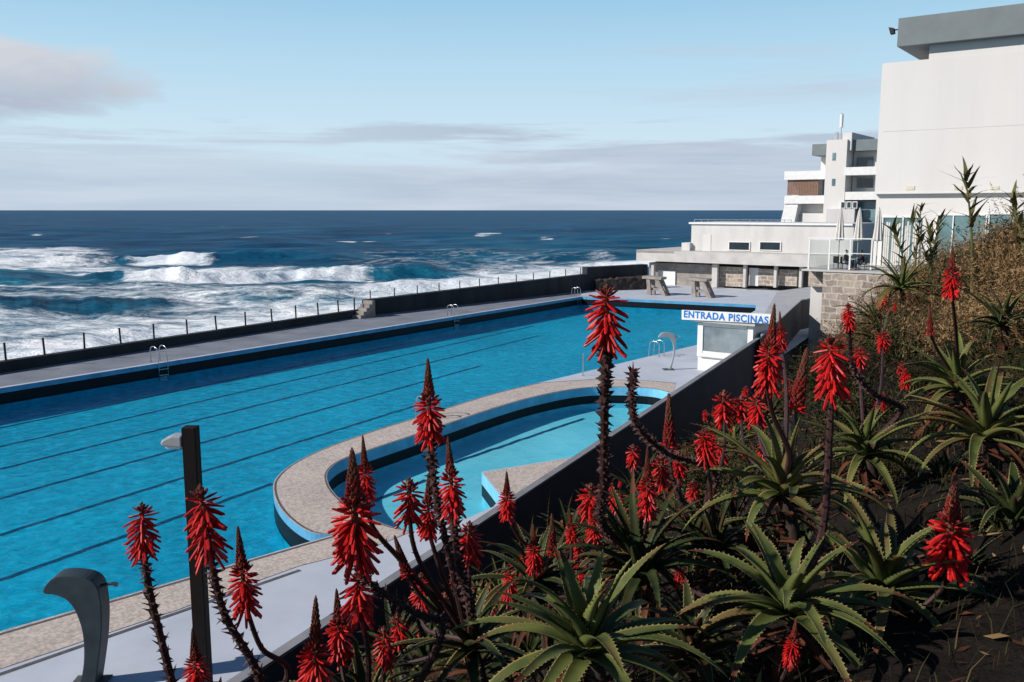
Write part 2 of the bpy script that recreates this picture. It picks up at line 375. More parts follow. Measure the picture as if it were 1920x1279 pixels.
foam=foam*(1-.7*np.clip(teal*2.0,0,1)*boxs(vpix,500,580,12)*(foam<.7))
teal=np.maximum(teal,.36*sm(vpix,450,550)); teal=np.maximum(teal,.24*sm(vpix,430,470)*sm(U,600,900))
nr,ncl=X.shape
idx=np.arange(nr*ncl).reshape(nr,ncl)
fq=np.stack([idx[1:,:-1],idx[1:,1:],idx[:-1,1:],idx[:-1,:-1]],-1).reshape(-1,4)
me=bpy.data.meshes.new('sea'); me.from_pydata(np.stack([X,Y,Z+SZ],-1).reshape(-1,3).tolist(),[],fq.tolist())
for nm,arr in (('foam',foam),('teal',teal)):
    at=me.attributes.new(nm,'FLOAT','POINT'); at.data.foreach_set('value',arr.reshape(-1).astype(np.float32))
me.polygons.foreach_set('use_smooth',[True]*len(me.polygons)); me.update()
sea=bpy.data.objects.new('sea',me); C.objects.link(sea); tag(sea,'rough dark blue sea with white surf and breaking waves','sea',kind='structure')
m,nt,b=nodes_of('sea_water'); p=pos(nt)
af=N(nt,'ShaderNodeAttribute',attribute_name='foam').outputs['Fac']; at_=N(nt,'ShaderNodeAttribute',attribute_name='teal').outputs['Fac']
pv=vscale(nt,p,(.5,1,1))
nA=noise_(nt,pv,.15,8,.76,.6)
lace=N(nt,'ShaderNodeTexVoronoi',feature='DISTANCE_TO_EDGE'); lace.inputs['Scale'].default_value=.26
wv=N(nt,'ShaderNodeTexNoise'); wv.inputs['Scale'].default_value=.3; wv.inputs['Detail'].default_value=3; L(nt,p,wv.inputs['Vector'])
ad=N(nt,'ShaderNodeVectorMath',operation='MULTIPLY_ADD'); L(nt,wv.outputs['Color'],ad.inputs[0]); ad.inputs[1].default_value=(6,6,6); L(nt,pv,ad.inputs[2]); L(nt,ad.outputs[0],lace.inputs['Vector'])
lc=ramp(nt,lace.outputs['Distance'],[(.0,1.0),(.3,0.0)])
x=math_(nt,'ADD',af,math_(nt,'MULTIPLY',math_(nt,'SUBTRACT',nA,.5),2.1))
x=math_(nt,'ADD',x,math_(nt,'MULTIPLY',math_(nt,'SUBTRACT',lc,.35),.2))
gate=ramp(nt,af,[(.05,0.0),(.45,1.0)])
ff=math_(nt,'MULTIPLY',ramp(nt,x,[(.36,0.0),(.58,.40),(.86,1.0)]),gate)
nD=noise_(nt,vscale(nt,p,(.3,1,1)),.05,8,.76,.4)
deep=ramp(nt,nD,[(.36,(.001,.015,.052)),(.5,(.003,.052,.13)),(.66,(.012,.13,.23))])
tl=ramp(nt,nD,[(.35,(.003,.08,.145)),(.65,(.025,.26,.32))])
col=mixc(nt,at_,deep,tl)
fcol=ramp(nt,nA,[(.35,(.62,.71,.79)),(.6,(.92,.93,.94))])
L(nt,mixc(nt,ff,col,fcol),b.inputs['Base Color'])
L(nt,math_(nt,'MULTIPLY_ADD',ff,.4,.42),b.inputs['Roughness']); b.inputs['Specular IOR Level'].default_value=.06
hh=noise_(nt,pv,.35,5,.7,.3)
bump(nt,b,hh,.9,1.2)
me.materials.append(m)
# ---------- deck, pools ----------
def xy(p): return (p[0],p[1])
WZ0,WZ1=1.2,2.1
Wn=G(450,1262,WZ0); Wf=G(1420,632,WZ1); wl_len=math.hypot(Wf.x-Wn.x,Wf.y-Wn.y); wslope=(WZ1-WZ0)/wl_len
wd=(Wf-Wn); wd.z=0; wd.normalize(); wn=Vector((wd.y,-wd.x,0))
S1=G(0,700); S2=G(690,592); S3=G(1100,545); S4=G(1215,541)
sdir=(S2-S1).normalized(); S0=S1-sdir*38
Bl=G(1212,534); Br=G(1600,531)
outer=[xy(S0),xy(S1),xy(S2),xy(S3),xy(S4),xy(Bl+BP*12),xy(Br+BP*12),xy(Br+BQ*3),xy(Wf+wd*46),xy(Wf),xy(Wn),xy(Wn-wd*20),(-36,-12)]
rim_out=[G(*p) for p in ((1010,718),(930,737),(850,761),(770,786),(690,811),(610,840),(552,868),(520,894),(512,915),(520,945),(545,975),(582,998),(624,1003))]
rim_out=cr(rim_out,5)
e_near=G(0,1185); ndir=(e_near-rim_out[-1]).normalized(); e_near2=e_near+ndir*15
e_far=G(0,728); e_farR=G(1090,556); fdir=(e_farR-e_far).normalized(); e_far2=e_far-fdir*22
hole1=[xy(e_far2),xy(e_farR),xy(G(1103,557)),xy(G(1418,572)),xy(G(1416,582)),xy(G(1310,646))]+[xy(p) for p in rim_out]+[xy(e_near),xy(e_near2)]
inner_c=cr([G(*p) for p in ((1262,738),(1225,729),(1170,726),(1090,728),(1000,745),(920,768),(840,795),(760,822),(690,845),(640,863),(614,886),(619,914),(647,944),(690,970),(735,988),(768,996))],5)
hole2=[xy(p) for p in inner_c]+[xy(G(*p)) for p in ((880,970),(925,950),(940,932),(903,885),(1075,857),(1285,733))]
deck=tag(sheet('deck',[outer,hole1,hole2],0,M['concrete']),'pale concrete pool deck','deck',kind='structure')
fin=Vector((-fdir.y,fdir.x,0))
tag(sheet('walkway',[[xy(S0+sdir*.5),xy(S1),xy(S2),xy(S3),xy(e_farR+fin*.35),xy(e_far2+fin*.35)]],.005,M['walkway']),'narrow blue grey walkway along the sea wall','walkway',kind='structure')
Z1=-1.55; Z2=-1.12
def basin(nm,hole,zb,mk):
    mb=MB(); n=len(hole)
    mb.add([(x,y,-.002) for x,y in hole]+[(x,y,zb) for x,y in hole],[(i,(i+1)%n,n+(i+1)%n,n+i) for i in range(n)])
    return mb.build(nm,M[mk])
tag(basin('pool_wall',hole1,Z1,'poolwall'),'blue tiled wall of the large pool with black waterline stripe','pool wall',kind='structure')
tag(basin('pool_wall',hole2,Z2,'poolwall2'),'blue tiled wall of the small curved pool','pool wall',kind='structure')
tag(sheet('pool_floor',[hole1],Z1,M['poolfloor']),'blue floor of the large pool','pool floor',kind='structure')
tag(sheet('pool_floor',[hole2],Z2,M['shallowfloor']),'light blue floor of the small curved pool','pool floor',kind='structure')
tag(sheet('pool_water',[hole1],-.75,M['water']),'rippled blue water of the large pool','water',kind='structure')
tag(sheet('pool_water',[hole2],-.75,M['water2']),'calm turquoise water of the small curved pool','water',kind='structure')
# lane lines on the floors
def strip(a,b,w,z,mat,nm,label):
    d=(b-a); d.z=0; d.normalize(); n=Vector((d.y,-d.x,0))*w/2
    k=160; vs=[]
    for i in range(k+1):
        p=a.lerp(b,i/k); j=noise.noise(Vector((p.x*1.7,p.y*1.7,1)))*w*.5
        vs+=[(p.x-n.x+n.x*j/w,p.y-n.y+n.y*j/w,z),(p.x+n.x+n.x*j/w,p.y+n.y+n.y*j/w,z)]
    mb=MB(); mb.add(vs,[(2*i,2*i+1,2*i+3,2*i+2) for i in range(k)]); o=mb.build(nm,mat); tag(o,label,'lane line',kind='structure'); return o
for v0,ub in ((803,900),(838,1000),(880,1010),(935,900),(1003,780),(1088,512)):
    sl_=(v0-394)/1960.
    a=G(-60,v0+sl_*60,Z1); bb=G(ub,v0-sl_*ub,Z1)
    strip(a,bb,.24,Z1+.005,M['laneblue'],'lane_line','dark lane line on the large pool floor')
for (a,bq) in (((700,940),(800,900)),((850,868),(1095,785))):
    strip(G(*a,Z2),G(*bq,Z2),.24,Z2+.005,M['laneblue'],'lane_line','dark line on the small pool floor')
# mosaic bands
ro=[Vector(p) for p in rim_out]; ri=[Vector(p) for p in inner_c]
def resamp(P,n):
    d=[0]
    for i in range(1,len(P)): d.append(d[-1]+(P[i]-P[i-1]).length)
    out=[]
    for k in range(n):
        t=d[-1]*k/(n-1); i=max(j for j in range(len(d)) if d[j]<=t+1e-9); i=min(i,len(P)-2)
        f=(t-d[i])/max(d[i+1]-d[i],1e-6); out.append(P[i].lerp(P[i+1],min(f,1)))
    return out
ext_out=cr([G(1268,718),G(1200,713),G(1110,711)],4)+ro
o2=resamp(ext_out,90); i2=resamp(ri,90)
def band(f0,f1,z,mat,nm,label):
    vs=[]
    for a,b in zip(o2,i2):
        p=a.lerp(b,f0); q=a.lerp(b,f1); vs+=[(p.x,p.y,z),(q.x,q.y,z)]
    mb=MB(); mb.add(vs,[(2*i,2*i+1,2*i+3,2*i+2) for i in range(len(o2)-1)]); tag(mb.build(nm,mat),label,'paving',kind='structure')
band(0.0,1.0,.004,M['mosaic'],'pavement','cream stone mosaic rim between the two pools')
band(.02,.055,.008,M['darkstone'],'pavement_border','dark outer border of the mosaic rim')
band(.95,.985,.008,M['darkstone'],'pavement_border','dark inner border of the mosaic rim')
near=[G(-330,1290),e_near,rim_out[-1]+Vector((.05,-.05,0)),G(700,985),G(770,998),G(700,1026),G(560,1062),G(330,1145),G(0,1255),G(-330,1370)]
tag(sheet('pavement',[[xy(p) for p in near]],.012,M['mosaic']),'cream stone mosaic walkway along the near pool edge','paving',kind='structure')
for off,w_ in ((.10,.10),):
    a=e_near2; bq=Vector(rim_out[-1]); n=Vector((-ndir.y,ndir.x,0)); 
    if n.y>0: n=-n
    tag(sheet('pavement_border',[[xy(a+n*off),xy(bq+n*off),xy(bq+n*(off+w_)),xy(a+n*(off+w_))]],.016,M['darkstone']),'dark border line along the near pool edge','paving',kind='structure')
a=G(0,1262); bq=G(560,1068); n=Vector((bq-a).cross(ZV)).normalized()
tag(sheet('pavement_border',[[xy(a-(bq-a)*.5),xy(bq),xy(bq+n*.12),xy(a-(bq-a)*.5+n*.12)]],.008,M['darkstone']),'dark border line beside the near walkway','paving',kind='structure')
tag(sheet('pavement',[[xy(G(*p)) for p in ((905,886),(1073,858),(1100,862),(960,935),(943,931))]],.004,M['mosaic']),'cream mosaic corner jutting into the small pool','paving',kind='structure')
# ---------- sea walls ----------
def wallpoly(name,pts,thick,side,z0,tops,mat,label,cat):
    mb=MB()
    for i in range(len(pts)-1):
        a,b=Vector(pts[i]),Vector(pts[i+1]); d=(b-a).normalized(); n=Vector((-d.y,d.x,0))*thick*side
        q=[a,b,b+n,a+n]; t0,t1=tops[i],tops[i+1]
        vs=[(p.x,p.y,z0) for p in q]+[(q[0].x,q[0].y,t0),(q[1].x,q[1].y,t1),(q[2].x,q[2].y,t1),(q[3].x,q[3].y,t0)]
        mb.add(vs,[(3,2,1,0),(4,5,6,7),(0,1,5,4),(1,2,6,5),(2,3,7,6),(3,0,4,7)])
    return tag(mb.build(name,mat),label,cat)
S2b=S2+sdir*.02
wallpoly('sea_wall',[S0,S1,S2],.55,1,-9,[.62,.62,.62],M['seawall'],'long low dark wall along the sea side of the pool, topped by thin posts','wall')
wallpoly('sea_wall',[S2b,S3],.8,1,-9,[1.35,1.85],M['seawall'],'taller dark sea wall beyond the small concrete steps','wall')
wallpoly('sea_wall',[S3+Vector((.03,.03,0)),S4+Vector((0,.5,0))],1.2,1,-9,[2.6,2.75],M['seawall'],'highest dark sea wall at the far corner of the pool deck','wall')
mb=MB(); sn_=Vector((sdir.y,-sdir.x,0))
for k in range(5):
    mb.fbox(S2-sdir*.1,sdir,sn_,-1.9+k*.38,-1.9+(k+1)*.38-.003,-.1,.9,.0,.27*(k+1))
tag(mb.build('steps',M['oldslab']),'small concrete steps beside the dark sea wall','steps')
# rough masonry bank at the far corner
a=G(1118,546); bq=G(1212,543); d=(bq-a).normalized(); n=Vector((-d.y,d.x,0)); l=(bq-a).length
k=40; vs=[]; 
for j,(zz,off) in enumerate(((0,0),(.5,.08),(1.0,.15),(1.45,.25),(1.6,.6))):
    for i in range(k+1):
        f=i/k; p=a+d*l*f+n*off; r_=noise.noise(Vector((f*9,zz*2,3)))*.18
        vs.append(p+n*r_*(1 if zz>0 else 0)+ZV*(zz*(.8+.2*f)+(.14*noise.noise(Vector((f*14,5,1))) if j>2 else 0)))
mb=MB(); mb.add(vs,[(j*(k+1)+i,j*(k+1)+i+1,(j+1)*(k+1)+i+1,(j+1)*(k+1)+i) for j in range(4) for i in range(k)])
tag(mb.build('stone_bank',M['rock']),'low dark brown rubble bank at the far corner by the sea wall','stone bank')
# fence posts
for u in (10,84,160,229,292,355,410,465,515,560,602,640,670):
    a=S1; d=ray(u,600); # intersect in plan with the wall line
    den=sdir.x*d.y-sdir.y*d.x; t=(-a.x*d.y+a.y*d.x)/den; p=a+sdir*t+Vector((-sdir.y,sdir.x,0))*.28
    lean=Vector((random.uniform(-.05,.05),0,0))
    mb=MB(); mb.tube([(p.x,p.y,.6),Vector((p.x,p.y,1.6))+lean],.06,8); mb.tube([Vector((p.x,p.y,1.6))+lean,Vector((p.x,p.y,1.63))+lean],.075,8)
    tag(mb.build('fence_post',M['darkmetal']),'thin dark post standing on the low sea wall','post','dark posts along the low sea wall')
s3=(S3-S2); L3=s3.length; s3n=s3.normalized()
for k in range(12):
    f=.02+.96*k/11; p=S2+s3*f+Vector((-s3n.y,s3n.x,0))*.4; z=1.35+.5*f-.02
    mb=MB(); mb.tube([(p.x,p.y,z),(p.x,p.y,z+.75)],.05,6); mb.tube([(p.x,p.y,z+.75),(p.x,p.y,z+.78)],.065,6)
    tag(mb.build('fence_post',M['darkmetal']),'small dark post on top of the taller sea wall','post','small posts along the taller sea wall')
# ladders
def ladder(p,d,label):
    t=empty('pool_ladder',p,label,'ladder'); n=Vector((-d.y,d.x,0))
    for s in (-.3,.3):
        q=p+n*s; pth=[q-d*.7]+[q-d*.7+ZV*.75]
        arc=[q-d*.35+Vector((0,0,.75))+(-d*.35*math.cos(a)+ZV*.22*math.sin(a)) for a in [math.pi*i/8 for i in range(1,9)]]
        mb=MB(); mb.tube(pth+arc+[q+d*.06-ZV*.1,q+d*.06-ZV*1.1],.03,8); mb.build('handrail',M['metal'],t,True)
    for z in (-.4,-.75,-1.05):
        mb=MB(); mb.fbox(p,d,n,.03,.11,-.28,.28,z,z+.03); mb.build('step',M['metal'],t)
fr_=Vector((fdir.y,-fdir.x,0))
def onfar(u):
    d=ray(u,600); den=fdir.x*d.y-fdir.y*d.x; t=(-e_far.x*d.y+e_far.y*d.x)/den; return e_far+fdir*t
ladder(onfar(300),fr_,'steel pool ladder on the sea side, nearest the left of the photo')
ladder(onfar(855),fr_,'steel pool ladder on the sea side, halfway down the large pool')
ladder(onfar(1085),fr_,'steel pool ladder at the far sea side corner of the large pool')
redge=(G(1010,718)-G(1310,646)).normalized()
ladder(G(1222,667),Vector((redge.y,-redge.x,0)),'steel pool ladder by the pale distant shower')
ladder(G(790,780),Vector((-.8,.6,0)).normalized(),'steel pool ladder on the mosaic rim')
p=G(1093,705); mb=MB(); mb.tube([p,p+ZV*1.2],.03,8); mb.tube([p+ZV*1.2,p+ZV*1.24],.045,8); mb.tube([p,p+ZV*.03],.09,8)
tag(mb.build('marker_post',M['metal']),'slim metal post at the pool edge near the curved rim','post')
# diving plinths
def plinth(c,label):
    k=.88
    t=empty('diving_plinth',c,label,'diving plinth','concrete diving plinths at the far end of the pool')
    mb=MB(); mb.extr([c+BQ*x*k+ZV*z*k-BP*.6 for x,z in ((-1.5,1.95),(1.1,1.9),(1.15,2.2),(-1.4,2.3))],BP*1.3); mb.build('platform',M['oldslab'],t,bevel=.03)
    for s in (-.5,.4):
        mb=MB(); mb.extr([c+BQ*x*k+ZV*z*k+BP*s for x,z in ((-.75,0),(-.25,0),(-.45,1.94),(-.95,1.94))],BP*.25); mb.build('leg',M['oldslab'],t,bevel=.02)
        mb=MB(); mb.extr([c+BQ*x*k+ZV*z*k+BP*s for x,z in ((1.1,0),(1.75,0),(.75,1.9),(.2,1.9))],BP*.25); mb.build('leg',M['oldslab'],t,bevel=.02)
    mb=MB(); mb.fbox(c,BQ,BP,-.35,.7,-.22,.36,.5,.75); mb.build('step',M['oldslab'],t)
plinth(G(1228,553),'concrete diving plinth by the far pool end, left of the pair')
plinth(G(1312,557),'concrete diving plinth by the far pool end, right of the pair')
# ---------- boundary wall (its top climbs gently along its length) ----------
wa=Wn-wd*20; wb=Wf+wd*2.0; za_=WZ0-20*wslope; zb_=WZ1+2.0*wslope
def wseg(mb,y0,y1,d0,d1,flat0=None):
    q=[(wa,y0),(wb,y0),(wb,y1),(wa,y1)]
    lo=[Vector((p.x+wn.x*y,p.y+wn.y*y,flat0 if flat0 is not None else zt_+d0)) for (p,y),zt_ in zip(q,(za_,zb_,zb_,za_))]
    hi=[Vector((p.x+wn.x*y,p.y+wn.y*y,zt_+d1)) for (p,y),zt_ in zip(q,(za_,zb_,zb_,za_))]
    mb.add(lo+hi,[(3,2,1,0),(4,5,6,7),(0,1,5,4),(1,2,6,5),(2,3,7,6),(3,0,4,7)]); return mb
t=empty('boundary_wall',Vector((wa.x,wa.y,-2.6)),'long dark grey wall between the pool deck and the flowering slope','wall')
wseg(MB(),0,.20,0,-.06,-2.6).build('wall_body',M['wallgrey'],t)
wseg(MB(),-.01,.21,-.06,0).build('coping',M['wallcap'],t)
top=[G(*p,2.3) for p in ((1424,604),(1458,546),(1538,536),(1540,556),(1503,562),(1427,632))]
t=empty('boundary_wall',Vector((top[5].x,top[5].y,-2.6)),'thick pale topped wall block behind the ticket kiosk','wall')
mb=MB(); mb.prism([xy(p) for p in top],-2.6,2.24); mb.build('wall_body',M['wallgrey'],t)
mb=MB(); mb.prism([xy(p) for p in top],2.242,2.32); mb.build('coping',M['blockcap'],t)
# ---------- kiosk with sign ----------
class Face:
    def __init__(s,O): s.O=Vector(O)
    def at(s,u,v):
        d=ray(u,v); t=(s.O-EYE).dot(BP)/d.dot(BP); P=EYE+d*t; r=P-s.O
        return r.dot(BQ),P.z
    def box(s,u0,v0,u1,v1,y0,y1,mb=None,mi=0):
        um,vm_=(u0+u1)/2,(v0+v1)/2
        x0=s.at(u0,vm_)[0]; x1=s.at(u1,vm_)[0]; z1=s.at(um,v0)[1]; z0=s.at(um,v1)[1]
        mb=mb or MB(); O=Vector((s.O.x,s.O.y,0)); mb.fbox(O,BQ,BP,x0,x1,y0,y1,z0,z1,mi); return mb
    def quad(s,pts,y0,y1,mb=None):
        mb=mb or MB(); O=Vector((s.O.x,s.O.y,0)); P=[O+BQ*s.at(u,v)[0]+ZV*s.at(u,v)[1]+BP*y0 for u,v in pts]; mb.extr(P,BP*(y1-y0)); return mb
def put_text(body,face,u0,v0,u1,v1,y,mat,parent,name='lettering'):
    cu=bpy.data.curves.new('t','FONT'); cu.body=body; cu.size=1; cu.extrude=.004; cu.offset=.034; cu.space_character=1.12
    o=bpy.data.objects.new('t',cu); C.objects.link(o); bpy.context.view_layer.update()
    dg=bpy.context.evaluated_depsgraph_get(); me=bpy.data.meshes.new_from_object(o.evaluated_get(dg)); bpy.data.objects.remove(o)
    xs=[v.co.x for v in me.vertices]; ys=[v.co.y for v in me.vertices]
    um,vm_=(u0+u1)/2,(v0+v1)/2
    x0=face.at(u0,vm_)[0]; x1=face.at(u1,vm_)[0]; z1=face.at(um,v0)[1]; z0=face.at(um,v1)[1]
    off=wl(parent)
    for v in me.vertices:
        fx=(v.co.x-min(xs))/(max(xs)-min(xs)); fy=(v.co.y-min(ys))/(max(ys)-min(ys))
        P=Vector((face.O.x,face.O.y,0))+BQ*(x0+(x1-x0)*fx)+ZV*(z0+(z1-z0)*fy)+BP*(y-v.co.z); v.co=P-off
    me.materials.clear(); me.materials.append(mat)
    ob=bpy.data.objects.new(name,me); C.objects.link(ob); ob.parent=parent; return ob
KF=Face(G(1308,693)); k=empty('ticket_kiosk',KF.O,'small white ticket kiosk with a wide window behind the grey wall','kiosk')
KF.box(1308,606,1412,668,.06,2.4,KF.box(1308,668,1412,705,0,2.4)).build('wall',M['white'],k)
fm=MB(); 
for r in ((1308,606,1318,668),(1402,606,1412,668),(1318,606,1402,614),(1318,662,1402,668)): KF.box(*r,-.04,.055,fm)
w_=fm.build('window_frame',M['white'],k); KF.box(1318,614,1402,662,.02,.05).build('pane',M['kioskglass'],w_)
KF.box(1312,668,1408,672,-.2,-.003).build('sill',M['white'],k)
mb=MB(); KF.box(1300,601,1420,606,-.35,2.7,mb); mb.build('roof',M['slab'],k)
sg=empty('sign',KF.O+ZV*2.6,'white sign with blue capital letters on the kiosk roof','sign')
SF=Face(KF.O-BP*.4)
SF.quad([(1279,581),(1446,589),(1446,607),(1279,599)],-.06,0).build('sign_board',M['white'],sg)
put_text('ENTRADA PISCINAS',SF,1283,587.5,1442,601.5,-.068,M['signblue'],sg)
# ---------- showers ----------
def shower(c,xd,h,mat,label,slim=0.0):
    t=empty('shower',c,label,'shower'); yd=Vector((-xd.y,xd.x,0)); s=h/2.3; dp=.40-.2*slim
    pts=[Vector((x*s,0,z*s)) for x,z in [(.20,0),(.29,.45),(.38,.95),(.43,1.45),(.42,1.85),(.36,2.08),(.20,2.20),(-.08,2.25),(-.34,2.24),(-.48,2.15),(-.58,2.02),(-.58,1.92),(-.36+.1*slim,1.88+.08*slim),(-.16+.2*slim,1.76+.13*slim),(-.02+.28*slim,1.5+.06*slim),(.06+.24*slim,1.1),(.05+.2*slim,.65),(-.01+.16*slim,.3),(-.10+.16*slim,0)]]
    sm_=cr(pts+[pts[0]],3)[:-1]
    mb=MB(); mb.extr([c+xd*p.x+ZV*p.z-yd*dp*.5*s for p in sm_],yd*dp*s); mb.build('shower_column',mat,t,bevel=.03*s)
    mb=MB(); mb.tube([c+xd*.40*s+ZV*1.98*s,c+xd*.58*s+ZV*2.01*s,c+xd*.68*s+ZV*1.98*s],[.03*s,.03*s,.045*s],10); mb.build('spout',mat,t)
    mb=MB(); mb.fbox(c,xd,yd,-.3*s,.36*s,-.28*s,.28*s,.017,.035); mb.build('foot_plate',M['darkstone'],t)
shower(G(165,1283),Vector((1,.05,0)).normalized(),2.32,M['showergrey'],'dark blue grey curved outdoor shower on the near walkway')
shower(G(1252,693),Vector((1,.0,0)),2.2,M['showerpale'],'pale curved outdoor shower beside the kiosk',1.0)
# ---------- lamp post ----------
b0=G(384,1292); t=empty('lamp_post',b0,'dark brown square lamp post with a grey lantern head at the near poolside','lamp post')
zt=D(358,800,b0.y).z
mb=MB(); mb.fbox(b0,Vector((1,0,0)),Vector((0,1,0)),-.125,.125,-.125,.125,0,zt); mb.build('post',M['postbrown'],t,bevel=.012)
mb=MB(); mb.fbox(b0,Vector((1,0,0)),Vector((0,1,0)),-.22,.22,-.22,.22,0,.03); mb.build('base_plate',M['darkmetal'],t)
hz=zt-.28; X1=Vector((1,0,0)); Y1=Vector((0,1,0))
mb=MB(); mb.extr([b0+X1*x+ZV*(hz+z)-Y1*.14 for x,z in ((-.126,.13),(-.30,.14),(-.48,.06),(-.52,0),(-.48,-.05),(-.126,-.09))],Y1*.28); lh=mb.build('lantern_head',M['lampgrey'],t,bevel=.03)
mb=MB(); mb.extr([b0+X1*x+ZV*(hz+z)-Y1*.10 for x,z in ((-.16,-.085),(-.45,-.055),(-.43,-.10),(-.18,-.12))],Y1*.20); mb.build('lens',M['white'],lh)
# ---------- service building at the far end ----------
LO=D(1300,500,106); LF=Face(LO); O=LO
t=empty('service_building',Vector((LO.x,LO.y,0)),'low flat roofed white building with two dark windows at the far pool end','building')
LF.box(1296,420,1600,474,.0,9).build('upper_wall',M['plaster2'],t)
LF.box(1282,455,1297,474,-.6,6).build('side_wall',M['plaster2'],t)
LF.box(1293,418,1600,421.5,-.25,9.2).build('parapet',M['white'],t)
LF.box(1212,473,1600,494,-2.6,9).build('canopy_slab',M['slab'],t)
LF.box(1212,468,1282,473,-2.6,2).build('canopy_upstand',M['slab'],t)
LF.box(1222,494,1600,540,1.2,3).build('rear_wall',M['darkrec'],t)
for u in (1234,1347,1352,1405,1462,1509): LF.box(u,494,u+5,537,-1.9,-1.4).build('column',M['slab'],t)
LF.box(1240,507,1272,537,-.9,-.73).build('door',M['white'],t)
LF.box(1410,502,1428,535,-.9,-.73).build('door',M['plaster'],t)
LF.box(1222,494,1345,540,-.72,1.18).build('store_wall',M['oldslab'],t)
for r in ((1355,500,1404,536),(1428,504,1462,535),(1466,505,1500,535)): LF.box(*r,-1.0,1.18).build('stone_panel',M['stone'],t)
for r in ((1366,453,1407,470),(1424,453,1465,470)):
    f=MB(); a,b_,c_,d_=r
    for q in ((a,b_,c_,b_+1.5),(a,d_-1.5,c_,d_),(a,b_+1.5,a+1.8,d_-1.5),(c_-1.8,b_+1.5,c_,d_-1.5)): LF.box(*q,-.12,-.003,f)
    f=f.build('window',M['white'],t); LF.box(a+1.8,b_+1.5,c_-1.8,d_-1.5,-.03,-.004).build('pane',M['glassdark'],f)
f=MB()
for i in range(15): LF.box(1300+i*13,412,1300.8+i*13,418,.2,.25,f)
LF.box(1300,411.6,1483,412.6,.2,.25,f); f.build('roof_railing',M['metal'],t)
LF.box(1318,440,1333,474,-.05,-.003).build('downpipe_panel',M['plaster'],t)
# ---------- hotel behind ----------
HO=D(1475,420,132); HF=Face(HO)
t=empty('hotel_building',Vector((HO.x,HO.y,0)),'white stepped hotel with balconies and wooden screen behind the low building','building')
HF.box(1480,336,1560,440,1.0,14).build('wing_wall',M['plaster'],t)
HF.box(1475,321,1553,337,-1.0,14).build('roof_slab',M['white'],t)
HF.box(1475,367,1556,382,-1.0,10).build('balcony_slab',M['white'],t)
f=MB()
for i in range(20): HF.box(1479+i*2.9,338,1479+i*2.9+2.3,366,-.6,-.5,f)
f.build('wood_screen',M['wood'],t)
HF.box(1541,338,1553,366,.6,.97).build('window',M['glassdark'],t)
HF.quad([(1475,382),(1500,382),(1488,440),(1462,440)],-.8,8).build('buttress',M['white'],t)
HF.box(1554,264,1592,440,-2.0,12).build('stair_tower',M['plaster'],t)
for r in ((1569,288,1575,302),(1568,336,1574,349)): HF.box(*r,-2.06,-2.003).build('window',M['greenglass'],t)
HF.box(1527,271,1553,292,-1,8).build('roof_box',M['greypar'],t)
HF.box(1535,292,1553,321,1,8).build('attic_wall',M['plaster'],t)
HF.box(1593,282,1660,440,1.0,14).build('balcony_wall',M['plaster2'],t)
HF.box(1603,262,1650,283,-1,12).build('roof_box',M['greypar'],t)
HF.box(1586,250,1603,283,-1.6,10).build('chimney_block',M['plaster'],t)
for v in (314,360): HF.box(1593,v,1660,v+15,-2.2,.99).build('balcony',M['white'],t)
for v in (295,334): HF.box(1604,v,1634,v+18,.7,.97).build('window',M['glassdark'],t)
for u in (1585,1596,1607):
    fr=HF.box(u,378,u+9,391,-2.3,-2.01).build('window',M['white'],t); HF.box(u+1.5,379.5,u+7.5,389.5,-2.35,-2.303).build('pane',M['glassdark'],fr)
HF.box(1612,377,1650,420,-.5,.9).build('glass_hall',M['greenglass'],t)
HF.box(1560,392,1612,440,-2.8,-2.02).build('lower_wall',M['plaster2'],t)
HF.box(1505,400,1556,440,-.2,.98).build('garden_wall',M['plaster'],t)
x,z=HF.at(1576,265); P=Vector((HO.x,HO.y,0))+BQ*x+ZV*z
a=empty('antenna_mast',P,'white telecom antenna mast on the hotel roof','antenna')
mb=MB(); mb.tube([P-ZV*.02,P+ZV*3.9],.07,8); mb.build('mast',M['lampgrey'],a)
mb=MB(); mb.tube([P+ZV*1.9,P+ZV*3.7],.24,10); mb.build('antenna_panel',M['white'],a)
mb=MB(); mb.fbox(P,BQ,BP,-.8,-.4,-.2,.2,.0,1.3); mb.build('equipment_box',M['lampgrey'],a)
# ---------- terrace and restaurant building ----------
BO=D(1638,500,65); BF=Face(BO)
t=empty('restaurant_building',Vector((BO.x,BO.y,0)),'tall plain white building with grey roof band and glazed ground floor','building')
x0,z1=BF.at(1690,38); x1=BF.at(2400,0)[0]; z0=BF.at(1690,90)[1]; O=Vector((BO.x,BO.y,0))
zA=BF.at(1645,120)[1]; xl=BF.at(1640,362)[0]; xm=BF.at(1742,101)[0]; za=BF.at(1638,362)[1]
mb=MB(); mb.fbox(O,BQ,BP,xl,x1,0,16,za,zA); mb.build('wall',M['plaster'],t)
mb=MB(); mb.fbox(O,BQ,BP,xm,x1,.02,15,zA+.002,z0-.002); mb.build('upper_wall',M['plaster'],t)
mb=MB(); mb.fbox(O,BQ,BP,x0,x1,-.75,15,z0,z1); mb.build('roof_band',M['greypar'],t)
mb=MB(); mb.fbox(O,BQ,BP,xl-.03,x1,-.07,.4,za-.08,za-.003); mb.build('ledge',M['plaster'],t)
zb=BF.at(1645,248)[1]; mb=MB(); mb.fbox(O,BQ,BP,xl+.3,x1,-.012,-.002,zb,zb+.03); mb.build('seam',M['plaster2'],t)
zt=4.7
mb=MB(); mb.fbox(O,BQ,BP,xl+.05,x1,.35,15,zt-.2,za-.081); mb.build('ground_floor_wall',M['plaster'],t)
for u in (1707,1797,1865):
    BF.box(u-8,349,u+8,356,-.04,-.003).build('wall_lamp',M['lightpanel'],t)
